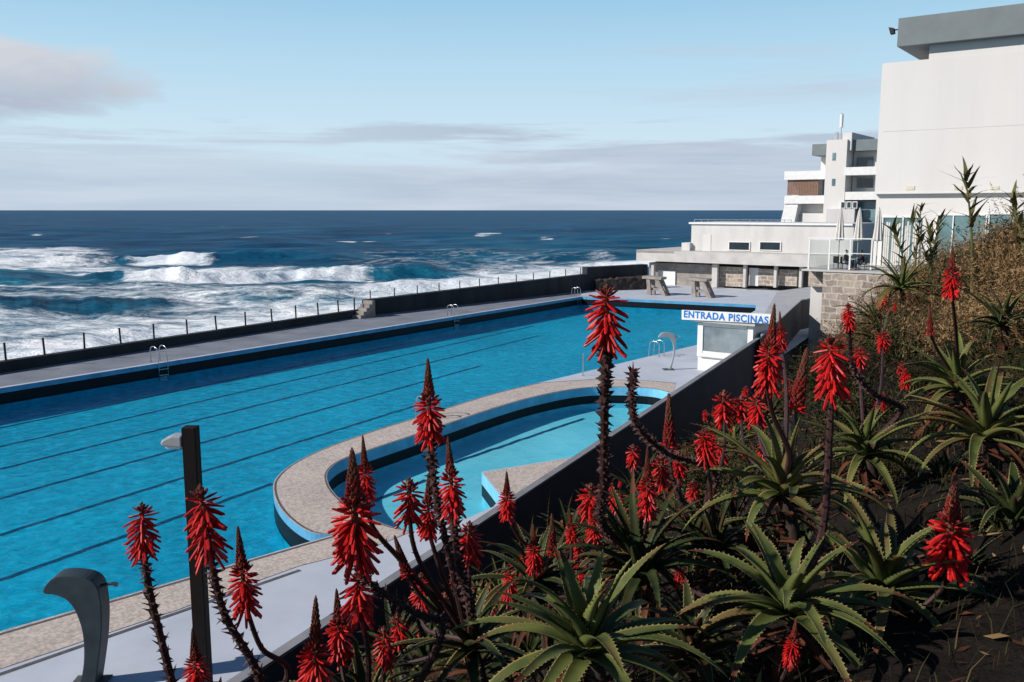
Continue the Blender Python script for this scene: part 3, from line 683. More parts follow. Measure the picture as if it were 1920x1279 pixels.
def glazed(u0,v0,u1,v1,mull):
    f=MB(); w=2.2
    for q in ((u0,v0,u1,v0+w),(u0,v1-w,u1,v1)): BF.box(*q,.20,.345,f)
    for m_ in [u0]+list(mull)+[u1-w]: BF.box(m_,v0+w,m_+w,v1-w,.20,.345,f)
    f=f.build('window',M['white'],t)
    BF.box(u0+w,v0+w,u1-w,v1-w,.28,.30).build('pane',M['greenglass'],f)
glazed(1650,406,1722,506,(1688,))
glazed(1752,402,1846,506,(1782,))
glazed(1849,400,2000,506,(1895,1940))
c=MB()
for i in range(17):
    if i in (3,8,9,13): continue
    BF.box(1654+i*3.9,418+random.uniform(-3,6),1657.2+i*3.9,502,.255,.275,c)
c.build('curtain',M['canvas'],t)
x,z=BF.at(1683,58); P=O+BQ*x+ZV*z-BP*.5
fl=empty('floodlight',P,'small dark floodlight on the corner of the grey roof band','floodlight')
mb=MB(); mb.extr([P+BQ*a+ZV*b_ -BP*.2 for a,b_ in ((-.45,.2),(-.1,.1),(-.05,-.25),(-.3,-.3))],BP*.4); mb.build('lamp_body',M['darkmetal'],fl)
mb=MB(); mb.fbox(P,BQ,BP,-.08,.25,-.05,.05,-.05,.03); mb.build('bracket',M['darkmetal'],fl)
# terrace stone wall
TO=D(1545,506,60); TF=Face(TO); TO0=Vector((TO.x,TO.y,0))
t=empty('stone_wall',TO0-ZV*2.5,'rough stone retaining wall carrying the restaurant terrace','wall')
mb=MB(); a=TF.at(1541,560)[0]; b_=TF.at(2100,506)[0]; mb.fbox(TO0,BQ,BP,a,b_,0,.6,-2.5,TO.z-.12); mb.build('masonry',M['stone'],t)
mb=MB(); c_=TF.at(1503,512)[0]; mb.fbox(TO0,BQ,BP,c_,a-.003,1.5,2.1,TO.z-1.3,TO.z-.12); mb.build('masonry',M['stone'],t)
mb=MB(); mb.fbox(TO0,BQ,BP,c_,b_,-.08,9.5,TO.z-.118,TO.z); mb.build('terrace_floor',M['slab'],t)
mb=MB(); mb.fbox(TO0,BQ,BP,c_,a,2.103,9,-2.5,TO.z-.12); mb.build('masonry',M['plaster2'],t)
gl=empty('glass_balustrade',TO,'glass wind screen with white posts on the terrace edge','balustrade')
GF=Face(TO+BP*.25)
us_=(1517,1555,1594,1634)
for u in us_: GF.box(u-1.4,448,u+1.4,506,-.03,.03).build('post',M['white'],gl)
for i in range(3):
    GF.box(us_[i]+1.4,450,us_[i+1]-1.4,505,-.008,.008).build('glass_panel',M['glass'],gl)
    GF.box(us_[i]+1.4,475,us_[i+1]-1.4,476.4,-.03,-.012).build('mid_rail',M['white'],gl)
GF.box(1515,446,1636,448,-.04,.04).build('top_rail',M['white'],gl)
for i,u in enumerate((1558,1594,1631)):
    q=TF.at(u,450); P=TO0+BQ*q[0]+BP*1.9+ZV*TO.z
    a=empty('closed_parasol',P,['folded pale parasol on the terrace, leftmost of three','folded pale parasol on the terrace, middle of three','folded pale parasol on the terrace, beside the tall white building'][i],'parasol','folded parasols on the terrace')
    mb=MB(); mb.tube([P,P+ZV*4.2],.035,8); mb.build('pole',M['lampgrey'],a)
    pr=[(.02,4.2),(.09,3.9),(.16,3.3),(.22,2.6),(.27,2.05),(.2,1.95),(.05,1.97)]
    mb=MB(); vs=[]; n=16
    for r,z in pr:
        for j in range(n):
            rr=r*(1+.22*(1 if j%2 else -1)); an=2*math.pi*j/n; vs.append(P+Vector((rr*math.cos(an),rr*math.sin(an),z)))
    mb.add(vs,[(k_*n+j,k_*n+(j+1)%n,(k_+1)*n+(j+1)%n,(k_+1)*n+j) for k_ in range(len(pr)-1) for j in range(n)]); mb.build('canopy',M['canvas'],a)
    mb=MB(); mb.lathe(P,[(.3,0),(.3,.06),(.06,.1)],14); mb.build('base',M['slab'],a)
# seated guests
def skinned(name,V_,E_,Rd,mat,parent,M4):
    me=bpy.data.meshes.new(name); me.from_pydata(V_,E_,[]); o=bpy.data.objects.new(name,me); C.objects.link(o)
    md=o.modifiers.new('s','SKIN'); sv=me.skin_vertices[0].data if me.skin_vertices else None
    if sv is None:
        bm=bmesh.new(); bm.from_mesh(me); bm.verts.layers.skin.verify(); bm.to_mesh(me); bm.free(); sv=me.skin_vertices[0].data
    for i,r in enumerate(Rd): sv[i].radius=(r,r) if not isinstance(r,tuple) else r
    sv[0].use_root=True
    ss=o.modifiers.new('ss','SUBSURF'); ss.levels=2; ss.render_levels=2
    bpy.context.view_layer.update(); dg=bpy.context.evaluated_depsgraph_get()
    nm=bpy.data.meshes.new_from_object(o.evaluated_get(dg)); bpy.data.objects.remove(o)
    nm.transform(M4); nm.materials.clear(); nm.materials.append(mat)
    nm.polygons.foreach_set('use_smooth',[True]*len(nm.polygons))
    ob=bpy.data.objects.new(name,nm); C.objects.link(ob); ob.parent=parent; return ob
def person(P,ang,label):
    t=empty('person',P,label,'person'); M4=Matrix.Rotation(ang,4,'Z')
    V_=[(0,0,.50),(0,0,.72),(.03,0,.96),(.04,0,1.06),(.06,0,1.13),(.09,0,1.24),(.10,0,1.31)]
    E_=[(0,1),(1,2),(2,3),(3,4),(4,5),(5,6)]; Rd=[.15,.13,.155,.08,.055,.085,.07]
    def chain(start,pts,rs):
        i0=start
        for p,r in zip(pts,rs): V_.append(p); Rd.append(r); E_.append((i0,len(V_)-1)); i0=len(V_)-1
        return i0
    for s in (-1,1):
        w=chain(2,[(.03,.17*s,.97),(.10,.22*s,.70),(.34,.14*s,.76),(.40,.11*s,.77)],[.07,.05,.04,.03])
        for f in range(4): chain(w,[(.44,.11*s+(f-1.5)*.018,.775),(.48+.008*(1.5-abs(f-1.5)),.11*s+(f-1.5)*.02,.76)],[.009,.008])
        chain(w,[(.42,.11*s-.04*s,.78),(.45,.11*s-.05*s,.775)],[.010,.008])
        chain(0,[(.10,.10*s,.50),(.46,.12*s,.52),(.44,.12*s,.10),(.46,.12*s,.05),(.58,.13*s,.03)],[.10,.075,.05,.04,.03])
    V_.append((.185,0,1.23)); Rd.append(.018); E_.append((5,len(V_)-1))
    skinned('body',V_,E_,Rd,M['skin'],t,M4)
    JV=[(0,0,.52),(0,0,.72),(.03,0,.96),(.05,0,1.07)]; JE=[(0,1),(1,2),(2,3)]; JR=[.165,.15,.175,.085]
    for s in (-1,1):
        b_=len(JV); JV+= [(.03,.18*s,.97),(.10,.23*s,.70),(.34,.145*s,.76)]; JR+=[.085,.066,.052]; JE+=[(2,b_),(b_,b_+1),(b_+1,b_+2)]
    skinned('jacket',JV,JE,JR,M['jacket'],t,M4)
    TV=[(0,0,.50)]; TE=[]; TR=[.165]
    for s in (-1,1):
        b_=len(TV); TV+=[(.10,.10*s,.50),(.46,.12*s,.52),(.44,.12*s,.10)]; TR+=[.115,.088,.064]; TE+=[(0,b_),(b_,b_+1),(b_+1,b_+2)]
    skinned('trousers',TV,TE,TR,M['jeans'],t,M4)
    skinned('hair',[(.04,0,1.22),(.05,0,1.30),(.09,0,1.36)],[(0,1),(1,2)],[.075,.085,.07],M['hair'],t,M4)
def chair(P,ang,label):
    t=empty('terrace_chair',P,label,'chair','terrace chairs behind the glass'); ex=Vector((math.cos(ang),math.sin(ang),0)); ey=Vector((-ex.y,ex.x,0))
    mb=MB(); mb.fbox(P,ex,ey,-.22,.24,-.23,.23,.40,.44); mb.build('seat',M['darkmetal'],t)
    mb=MB(); mb.fbox(P,ex,ey,-.27,-.23,-.23,.23,.45,.88); mb.build('backrest',M['darkmetal'],t)
    for a in (-.2,.2):
        for b_ in (-.2,.2):
            mb=MB(); mb.tube([P+ex*a+ey*b_,P+ex*a+ey*b_+ZV*.4],.018,6); mb.build('leg',M['darkmetal'],t)
def table(P,label):
    t=empty('terrace_table',P,label,'table')
    mb=MB(); mb.lathe(P,[(.4,.72),(.4,.75)],18); mb.build('tabletop',M['white'],t)
    mb=MB(); mb.lathe(P,[(.25,0),(.25,.03),(.03,.05),(.03,.71)],10); mb.build('pedestal',M['darkmetal'],t)
qa=math.atan2(BQ.y,BQ.x)
for u,a,lab in ((1577,qa,'seated person in dark jacket behind the terrace glass, left of the table'),(1610,qa+math.pi,'seated person in dark jacket behind the terrace glass, right of the table')):
    q=TF.at(u,480); P=TO0+BQ*q[0]+BP*1.0+ZV*TO.z
    chair(P,a,lab.replace('seated person in dark jacket','dark chair under the person')); person(P,a,lab)
q=TF.at(1593,480); table(TO0+BQ*q[0]+BP*1.0+ZV*TO.z,'small round white table between the two seated people')
q=TF.at(1560,480); chair(TO0+BQ*q[0]+BP*1.5+ZV*TO.z,qa+1.2,'empty dark chair at the left end of the terrace')
# ---------- hillside ----------
def ST(x,y): rx,ry=x-Wn.x,y-Wn.y; return rx*wn.x+ry*wn.y, rx*wd.x+ry*wd.y
def terr(x,y):
    s,t=ST(x,y)
    z=np.interp(s,[0,1.2,9.2,10.2,14,30,90],[-1.8,-1.8,6.6,7.2,8.5,10,12])
    zb=np.interp(s,[0,1.2,3,5,7,9.2,10.2,14,30,90],[-1.2,-.7,1.5,3.5,5.2,6.75,7.2,8.5,10,12])
    k=min(max((t+1)/10,0),1); k=1-k*k*(3-2*k); z=z*(1-k)+zb*k
    tz=min(max((t-17)/17,0),1); tz=tz*tz*(3-2*tz)
    z=z*(1-tz)+(-1.8+(z+1.8)*.42)*tz
    tz=min(max((t-34)/10,0),1); z=z*(1-tz)+(-1.8)*tz
    return z+.16*noise.noise(Vector((x*.5,y*.5,0)))+.06*noise.noise(Vector((x*2,y*2,0)))
ss=np.concatenate([np.arange(.3,16,.35),np.arange(16,90,4)]); ts=np.concatenate([np.arange(-45,-15,3),np.arange(-15,45,.45),np.arange(45,150,6)])
vs=[]; 
for t_ in ts:
    for s_ in ss:
        p=Vector((Wn.x,Wn.y,0))+wd*float(t_)+wn*float(s_); vs.append((p.x,p.y,terr(p.x,p.y)))
n=len(ss); fs=[(i*n+j,i*n+j+1,(i+1)*n+j+1,(i+1)*n+j) for i in range(len(ts)-1) for j in range(n-1)]
mb=MB(); mb.add(vs,[f[::-1] for f in fs]); tag(mb.build('hillside',M['soil'],smooth=True),'dark soil hillside above the pool wall','hillside',kind='structure')
# ---------- aloes ----------
def leaf_geo(mb,base,azm,e0,length,width,curl,mi,teeth=True,n=12,tip=2):
    hd=Vector((math.cos(azm),math.sin(azm),0)); side=Vector((-hd.y,hd.x,0)); p=Vector(base); vs=[]; st=length/n
    side_bend=random.uniform(-.45,.45); roll=random.uniform(-.35,.35); sec=((-1,.3),(-.86,.2),(-.45,-.02),(0,-.14),(.45,-.02),(.86,.2),(1,.3),(0,-.68))
    for i in range(n+1):
        f=i/n; e=e0-curl*f**1.15
        h2=(hd*math.cos(side_bend*f)+side*math.sin(side_bend*f)); sd_=Vector((-h2.y,h2.x,0))
        tg=h2*math.cos(e)+ZV*math.sin(e); up=tg.cross(sd_)*-1
        if up.z<0 and e<math.pi/2 and e>-math.pi/2: up=-up
        s2=sd_*math.cos(roll*f)+up*math.sin(roll*f); u2=up*math.cos(roll*f)-sd_*math.sin(roll*f)
        w=width*.5*(1-f)**.68*(1.0 if f>.12 else .8+1.6*f)+.0008
        for x,zz in sec: vs.append(p+s2*(x*w)+u2*(zz*w*.8))
        p=p+tg*st
    k=8; fs=[]; ms=[]; drytip=tip is not None and random.random()<.45
    for i in range(n):
        for a in range(8):
            b=(a+1)%8; fs.append((i*k+b,i*k+a,(i+1)*k+a,(i+1)*k+b))
            ms.append(tip if (drytip and i>=n-2) else (1 if (teeth and a in (0,5)) else mi))
    mb.add(vs,fs,ms)
    if teeth:
        nt_=int(length/.021)
        for j in range(1,nt_):
            f=j/nt_*.96; i=min(int(f*n),n-1); g=f*n-i
            for c in (0,6):
                e_=vs[i*k+c].lerp(vs[(i+1)*k+c],g); ctr=vs[i*k+3].lerp(vs[(i+1)*k+3],g)
                d=(vs[(i+1)*k+c]-vs[i*k+c]).normalized(); o_=(e_-ctr).normalized(); h=.0075*(1-.4*f)
                in_=e_-o_*.001
                mb.add([in_-d*.0045,in_+d*.0045,e_+o_*h+d*.004],[(0,1,2)],1)
def tube5(mb,p,d,l,r0,r1,r2,mi,bend=0):
    n=5; d=d.normalized(); a=d.orthogonal().normalized(); b=d.cross(a); vs=[]
    for f,r in ((0,r0),(.45,r1),(1,r2)):
        c=p+d*l*f-ZV*bend*f*f
        for j in range(n):
            an=2*math.pi*j/n; vs.append(c+(a*math.cos(an)+b*math.sin(an))*r)
    vs.append(p+d*l*1.08-ZV*bend)
    fs=[(i*n+j,i*n+(j+1)%n,(i+1)*n+(j+1)%n,(i+1)*n+j) for i in range(2) for j in range(n)]+[(2*n+j,2*n+(j+1)%n,3*n) for j in range(n)]
    mb.add(vs,fs,mi)
def head_mesh(kind,seed):
    rnd=random.Random(seed); mb=MB()
    Lh,n,ho,hm,tl=dict(open=(.22,92,.70,.86,.080),cone=(.34,190,.34,.52,.066),bud=(.22,150,0.0,.12,.03),small=(.17,62,.6,.82,.064))[kind]
    Lh*=1+.1*(seed-1)
    for i in range(n):
        f=(i+.5)/n; z=f*Lh; an=i*2.39996+rnd.uniform(-.25,.25); rd=Vector((math.cos(an),math.sin(an),0))
        if f<ho:
            g=f/ho; th=R(140-32*g+rnd.uniform(-13,13)); l=tl*rnd.uniform(.75,1.12)*(1.0-.24*g)
            tube5(mb,rd*.007+ZV*z,rd*math.sin(th)+ZV*math.cos(th),l,.0032,.0066,.0048,0,.012*(.4+rnd.random()))
        elif f<hm:
            g=(f-ho)/(hm-ho); th=R(102-66*g+rnd.uniform(-12,12)); l=tl*(.76-.42*g)
            tube5(mb,rd*(.008+.006*(kind!='open'))+ZV*z,rd*math.sin(th)+ZV*math.cos(th),l,.0035,.0055,.003,0 if g<.6 else 1)
        else:
            g=(f-hm)/(1-hm); rb=(.018 if kind!='open' else .011)*(1-g)**.8+.001; th=R(30-18*g)
            tube5(mb,rd*rb*.6+ZV*(z-.008),rd*math.sin(th)+ZV*math.cos(th),.024*(1-g*.45),.003,.0055*(1-g*.4),.0018,1 if g<.45 else 2)
    mb.lathe((0,0,0),[(.009,-.01),(.009,Lh*max(hm,.1)),(.016 if kind!='open' else .01,Lh*(hm+.02)),(.002,Lh*1.03)],8,2)
    me=bpy.data.meshes.new('flower_head_'+kind); me.from_pydata(mb.v,[],mb.f)
    for m_ in ('red','bud','budtip'): me.materials.append(M[m_])
    me.polygons.foreach_set('material_index',mb.m); me.update(); return me,Lh
HEADS={k:[head_mesh(k,s) for s in range(3)] for k in ('open','cone','bud','small')}
def stalk(plant,tip,base,path,kind,scaly,r=.011,rnd=random):
    pts=cr([base]+path,6) if len(path)>1 else [base.lerp(path[0],i/8) for i in range(9)]
    k=len(pts); mb=MB(); mb.tube(pts,[r*(.75+.5*i/(k-1)) for i in range(k)],7,0)
    ln=sum((pts[i+1]-pts[i]).length for i in range(k-1)); nb=int(ln/(.006 if scaly else .03))
    for j in range(nb):
        f=(j+.5)/nb
        if scaly and f>.85: break
        i=min(int(f*(k-1)),k-2); g=f*(k-1)-i; p=pts[i].lerp(pts[i+1],g); d=(pts[i]-pts[i+1]).normalized()
        a=d.orthogonal().normalized(); b=d.cross(a); an=j*2.39996; rd=a*math.cos(an)+b*math.sin(an); sd_=d.cross(rd)
        h=(.034 if scaly else .014)*rnd.uniform(.6,1.2); w=.009 if scaly else .005
        p0=p+rd*r*.8; q_=rnd.uniform(-.5,.9); tipb=p0+rd*h*.75+(d*h*q_ if scaly else d*h)
        mb.add([p0-sd_*w,p0+sd_*w,tipb,p0-d*.006],[(0,1,2),(1,3,2),(3,0,2)],1)
    st=mb.build('flower_stalk',[M['stem'],M['bract']],plant,False)
    me,Lh=rnd.choice(HEADS[kind]); o=bpy.data.objects.new('flower_head',me); C.objects.link(o); o.parent=st
    ax=(tip-base); q=ZV.rotation_difference(ax.normalized()); s=ax.length/Lh
    o.location=base-wl(st); o.rotation_mode='QUATERNION'; o.rotation_quaternion=q@Matrix.Rotation(rnd.uniform(0,6.28),4,'Z').to_quaternion()
    w=s*rnd.uniform(1.0,1.28); o.scale=(w,w,s)
    return st
def aloe(name,P,label,nl,ll,lw,mat='leaf',flat=0,group=None,trunk=True,dry=13):
    t=empty('aloe_plant',P,label,'aloe',group)
    for i in range(nl):
        f=(i+.5)/nl; azm=i*2.39996+random.uniform(-.3,.3); e0=R(84-80*f**.8+random.uniform(-11,11)); l=ll*random.uniform(.78,1.12)*(.6+.4*min(1,f*2.2))
        mb=MB(); leaf_geo(mb,P+Vector((math.cos(azm),math.sin(azm),0))*.03*f-ZV*.07*f,azm,e0,l,lw*random.uniform(.9,1.15),R(26+62*f+random.uniform(-22,34)),0)
        mb.build('leaf',[M[mat],M['teeth'],M['dryleaf']],t,True)
    for i in range(dry):
        azm=random.uniform(0,6.28); mb=MB(); leaf_geo(mb,P-ZV*(.06+.02*i),azm,R(random.uniform(-20,15)),ll*random.uniform(.5,.95),lw*.55,R(75),0,False,tip=None); mb.build('dry_leaf',M['dryleaf'],t,True)
    if trunk:
        g=terr(P.x,P.y)-.05; q=Vector((P.x+.1,P.y+.05,min(g,P.z-.3)))
        mb=MB(); mb.tube([P-ZV*.02,P.lerp(q,.5)+Vector((.03,0,0)),q],[.03,.035,.045],9); mb.build('trunk',M['trunk'],t,True)
    return t
PL={}
def big(key,u,v,Y,label,nl=26,ll=.48,lw=.062,mat='leaf',**k): PL[key]=(aloe(key,D(u,v,Y),label,nl,ll,lw*1.28,mat,**k),Y)
big('A',1100,1195,2.9,'largest spiky green aloe rosette at the bottom centre of the photo',30,.50,.060)
big('C',1478,1125,3.3,'broad aloe rosette with olive leaves right of the bottom centre one',28,.50,.062)
big('B',1468,905,4.2,'upright green aloe rosette above the broad olive one',28,.53,.062)
big('Dd',1655,1085,3.7,'aloe rosette with long drooping leaves near the right edge',28,.58,.058)
big('E',1850,800,4.8,'aloe rosette with dark leaves at the right edge below the dry bushes',26,.58,.060)
big('F',1795,715,6.2,'aloe rosette under the tall red spike on the right',24,.55,.058)
big('Gg',1620,835,5.4,'aloe rosette with reddish leaves behind the upright green one',24,.5,.058)
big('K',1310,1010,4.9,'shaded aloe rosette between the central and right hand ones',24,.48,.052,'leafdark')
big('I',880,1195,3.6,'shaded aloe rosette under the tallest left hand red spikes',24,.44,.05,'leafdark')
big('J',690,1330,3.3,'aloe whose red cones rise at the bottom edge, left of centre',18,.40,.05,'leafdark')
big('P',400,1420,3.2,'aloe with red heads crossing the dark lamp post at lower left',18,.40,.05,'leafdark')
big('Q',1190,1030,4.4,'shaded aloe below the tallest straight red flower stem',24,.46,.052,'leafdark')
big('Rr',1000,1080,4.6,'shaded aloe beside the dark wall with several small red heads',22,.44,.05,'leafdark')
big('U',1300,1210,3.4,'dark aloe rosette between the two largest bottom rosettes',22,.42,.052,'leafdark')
big('V',1690,535,14.0,'spiky brownish aloe among the dry bushes below the terrace glass',26,.85,.060)
big('W',1640,600,15.0,'spiky aloe low among the dry bushes near the stone wall',22,.8,.058,'leafdark')
big('X',1880,600,9.0,'dark spiky aloe half hidden in the dry bushes at the right edge',22,.6,.058,'leafdark')
big('Y',1900,960,4.2,'dark aloe rosette cut by the right edge of the photo',22,.52,.056,'leafdark')
def S(key,tip,base,way,kind,scaly=False,Y=None,r=.011,dY=0):
    t,Yp=PL[key]; Y=Y or Yp
    path=[D(u,v,Y+(Yp-Y)*(i+1)/max(len(way),1)) for i,(u,v) in enumerate(way)]
    stalk(t,D(*tip,Y),D(*base,Y),path,kind,scaly,r)
S('P',(266,943),(268,1030),[(285,1130),(322,1279),(345,1400)],'open',True,3.0,.014)
S('P',(375,910),(392,1030),[(420,1150),(490,1290),(430,1400)],'open',True,2.8,.014)
S('P',(446,990),(462,1140),[(490,1215),(540,1265),(470,1400)],'cone',False,3.0)
S('P',(361,1180),(372,1292),[(380,1340),(395,1410)],'cone',False,2.9)
S('J',(592,1122),(592,1300),[(600,1340),(650,1360)],'cone',False,3.0,.013)
S('J',(660,845),(668,1040),[(690,1090),(780,1150),(830,1180),(760,1330)],'cone',True,3.0,.013)
S('I',(680,818),(688,930),[(700,990),(760,1060),(860,1180)],'cone',False,3.3)
S('J',(670,1072),(674,1150),[(690,1220),(690,1320)],'open',False,3.1)
S('J',(631,1107),(638,1225),[(650,1290),(680,1330)],'cone',False,3.4)
S('J',(720,1175),(722,1240),[(715,1290),(700,1330)],'small',False,3.3)
S('I',(740,1006),(764,1080),[(800,1130),(870,1190)],'bud',False,3.5)
S('I',(802,675),(806,815),[(815,910),(835,1010),(875,1190)],'cone',True,3.0,.012)
S('I',(767,897),(768,968),[(785,1050),(870,1190)],'small',False,3.4)
S('I',(840,822),(850,955),[(860,1060),(880,1130),(885,1195)],'cone',True,2.9,.015)
S('I',(803,892),(803,995),[(830,1080),(875,1190)],'cone',False,3.5)
S('I',(880,978),(880,1045),[(880,1110),(882,1195)],'small',False,3.6)
S('I',(790,1075),(790,1130),[(800,1180),(870,1200)],'small',False,3.8)
S('I',(835,1110),(838,1160),[(850,1190),(875,1200)],'small',False,4.0)
S('I',(745,1150),(748,1205),[(770,1240),(865,1210)],'small',False,3.7)
S('Rr',(950,885),(951,965),[(975,1010),(1005,1040),(1002,1080)],'cone',False,4.0)
S('Rr',(1000,985),(1002,1062),[(1002,1100)],'cone',False,4.2)
S('Rr',(1068,955),(1072,1015),[(1065,1060),(1005,1085)],'cone',False,4.6)
S('Rr',(955,1070),(955,1120),[(970,1150),(1000,1100)],'open',False,4.3)
S('Q',(1137,535),(1137,640),[(1134,740),(1132,900),(1128,980),(1180,1030)],'open',True,2.9,.018)
S('K',(1187,678),(1187,695),[(1190,790),(1250,850),(1340,890),(1315,1010)],'bud',True,3.4,.011)
S('Q',(1108,907),(1108,960),[(1120,1000),(1185,1030)],'small',False,4.6)
S('Q',(1115,962),(1115,1012),[(1130,1040),(1185,1040)],'open',False,4.5)
S('K',(1187,833),(1188,870),[(1200,930),(1300,1010)],'small',False,5.2)
S('Q',(1214,840),(1215,960),[(1210,1000),(1195,1030)],'cone',False,4.2)
S('K',(1254,740),(1256,840),[(1262,900),(1305,1010)],'bud',True,5.0)
S('K',(1241,850),(1241,905),[(1260,960),(1305,1010)],'small',False,5.3)
S('K',(1270,845),(1272,890),[(1280,950),(1305,1010)],'small',False,5.5)
S('K',(1358,732),(1358,787),[(1355,860),(1315,1010)],'small',False,6.0)
S('B',(1452,573),(1438,720),[(1450,780),(1480,850),(1470,905)],'cone',False,3.9,.013)
S('B',(1462,585),(1465,650),[(1475,740),(1470,900)],'cone',False,4.6)
S('B',(1420,735),(1420,792),[(1430,840),(1465,905)],'small',False,5.4)
S('B',(1390,742),(1390,785),[(1400,850),(1462,905)],'small',False,6)
S('B',(1513,655),(1492,770),[(1490,830),(1472,905)],'bud',False,4.4)
S('C',(1555,628),(1560,730),[(1555,820),(1548,950),(1530,1040),(1482,1120)],'open',True,3.3,.015)
S('Gg',(1590,568),(1592,612),[(1600,690),(1640,740),(1690,770),(1625,835)],'open',True,5.0,.014)
S('F',(1786,462),(1784,550),[(1792,620),(1797,715)],'cone',False,5.6,.012)
S('F',(1742,572),(1745,628),[(1760,660),(1793,712)],'bud',False,6.0)
S('Dd',(1791,893),(1776,1055),[(1765,1105),(1700,1150),(1660,1090)],'cone',False,3.5,.011)
S('Gg',(1612,650),(1612,684),[(1615,740),(1621,835)],'small',False,6)
S('Gg',(1655,620),(1656,650),[(1650,740),(1622,835)],'small',False,7)
S('W',(1655,548),(1656,575),[(1650,590),(1642,600)],'small',False,14.5)
S('C',(1273,1062),(1275,1094),[(1330,1120),(1470,1130)],'small',False,4.0)
S('K',(1328,888),(1336,945),[(1340,980),(1312,1010)],'bud',False,4.7)
S('Rr',(1035,965),(1036,1040),[(1020,1070),(1002,1082)],'bud',False,4.4)
S('Q',(1155,920),(1157,955),[(1170,1000),(1188,1030)],'small',False,5)
S('K',(1280,940),(1281,970),[(1290,1000),(1308,1012)],'small',False,5.2)
S('Q',(1240,1010),(1240,1036),[(1225,1060),(1192,1035)],'small',False,4.8)
S('K',(1330,800),(1332,840),[(1330,900),(1312,1010)],'small',False,6)
S('K',(1300,900),(1300,935),[(1305,970),(1310,1010)],'small',False,5.6)
S('Q',(1165,980),(1166,1015),[(1175,1030),(1188,1032)],'small',False,4.7)
S('Q',(1085,1010),(1085,1045),[(1110,1060),(1185,1035)],'small',False,4.8)
S('Rr',(985,1030),(985,1068),[(990,1085),(1000,1085)],'small',False,4.8)
# smaller aloes crowded on the slope: copies of a few plants
def rosette_mesh(seed,lm):
    random.seed(seed); mb=MB(); n=20
    for i in range(n):
        f=(i+.5)/n; azm=i*2.39996; leaf_geo(mb,Vector((math.cos(azm),math.sin(azm),0))*.02*f,azm,R(82-80*f**.85+random.uniform(-10,10)),.42*random.uniform(.8,1.15),.056,R(28+64*f+random.uniform(-16,30)),0,True,n=8)
    for i in range(12):
        leaf_geo(mb,-ZV*(.04+.02*i),random.uniform(0,6.28),R(random.uniform(-20,20)),.34,.03,R(70),2,False,n=6)
    me=bpy.data.meshes.new('rosette'); me.from_pydata(mb.v,[],mb.f)
    for m_ in (lm,'teeth' if lm=='leaf' else 'leafdark','dryleaf'): me.materials.append(M[m_])
    me.polygons.foreach_set('material_index',mb.m); me.polygons.foreach_set('use_smooth',[True]*len(mb.f)); me.update(); return me
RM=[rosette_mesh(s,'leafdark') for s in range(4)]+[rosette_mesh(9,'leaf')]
placed=[]
def scatter(n_max,srange,trange,test,zr,label,group,heads,mind=.4,ks=(.8,1.3),ymin=3.6,tries=12000,hl=75,up=(.25,.6)):
    cnt=0
    for _ in range(tries):
        s_=random.uniform(*srange); t_=random.uniform(*trange); p=Vector((Wn.x,Wn.y,0))+wd*t_+wn*s_
        if p.y<ymin: continue
        P=Vector((p.x,p.y,terr(p.x,p.y)+random.uniform(*zr))); u,v=proj(P)
        if not test(u,v): continue
        if any((P-q).length<mind for q in placed): continue
        placed.append(P); cnt+=1
        t=empty('aloe_plant',P,label,'aloe',group)
        o=bpy.data.objects.new('rosette',random.choice(RM)); C.objects.link(o); o.parent=t; o.rotation_euler=(random.uniform(-.3,.3),random.uniform(-.3,.3),random.uniform(0,6.28)); k=random.uniform(*ks); o.scale=(k,k,k)
        for j in range(random.choice(heads)):
            b_=P+Vector((random.uniform(-.35,.35),random.uniform(-.2,.2),random.uniform(*up))); tip=b_+Vector((random.uniform(-.03,.03),0,random.uniform(.11,.2)))
            if proj(tip)[1]<840-.65*(u-1100)+hl: continue
            stalk(t,tip,b_,[P.lerp(b_,.45)+Vector((random.uniform(-.05,.05),0,0)),P],random.choice(('small','cone','open','small','small')),False,.009)
        if cnt>=n_max: break
    return cnt
random.seed(21)
line=lambda u: 840-.65*(u-1100)
c1_=scatter(110,(1.4,9.9),(-12,14),lambda u,v: 480<u<1420 and line(u)+140<v<1340,(.1,.5),'small dark aloe crowded with others on the shaded slope below the wall','small aloes crowded on the shaded slope',(1,2,2,3),.36,up=(.4,.85),hl=95)
c2_=scatter(45,(6,10),(2,20),lambda u,v: 1250<u<1660 and line(u)+150<v<1000,(.1,.5),'small aloe among the crowd behind the upright green rosette','small aloes behind the upright green rosette',(0,1,2,2),.46,hl=60,up=(.35,.7))
c3_=scatter(36,(9.0,12.8),(-9.8,3),lambda u,v: 1150<u<1980 and 720<v<1380 and not (u>1720 and v>1080),(-.15,.0),'low dark aloe filling the ground between the large rosettes on the right','low dark aloes between the large rosettes',(0,0,1),.4,(.5,.85),ymin=2.9,up=(.2,.4))
print('small aloes',c1_,c2_,c3_)
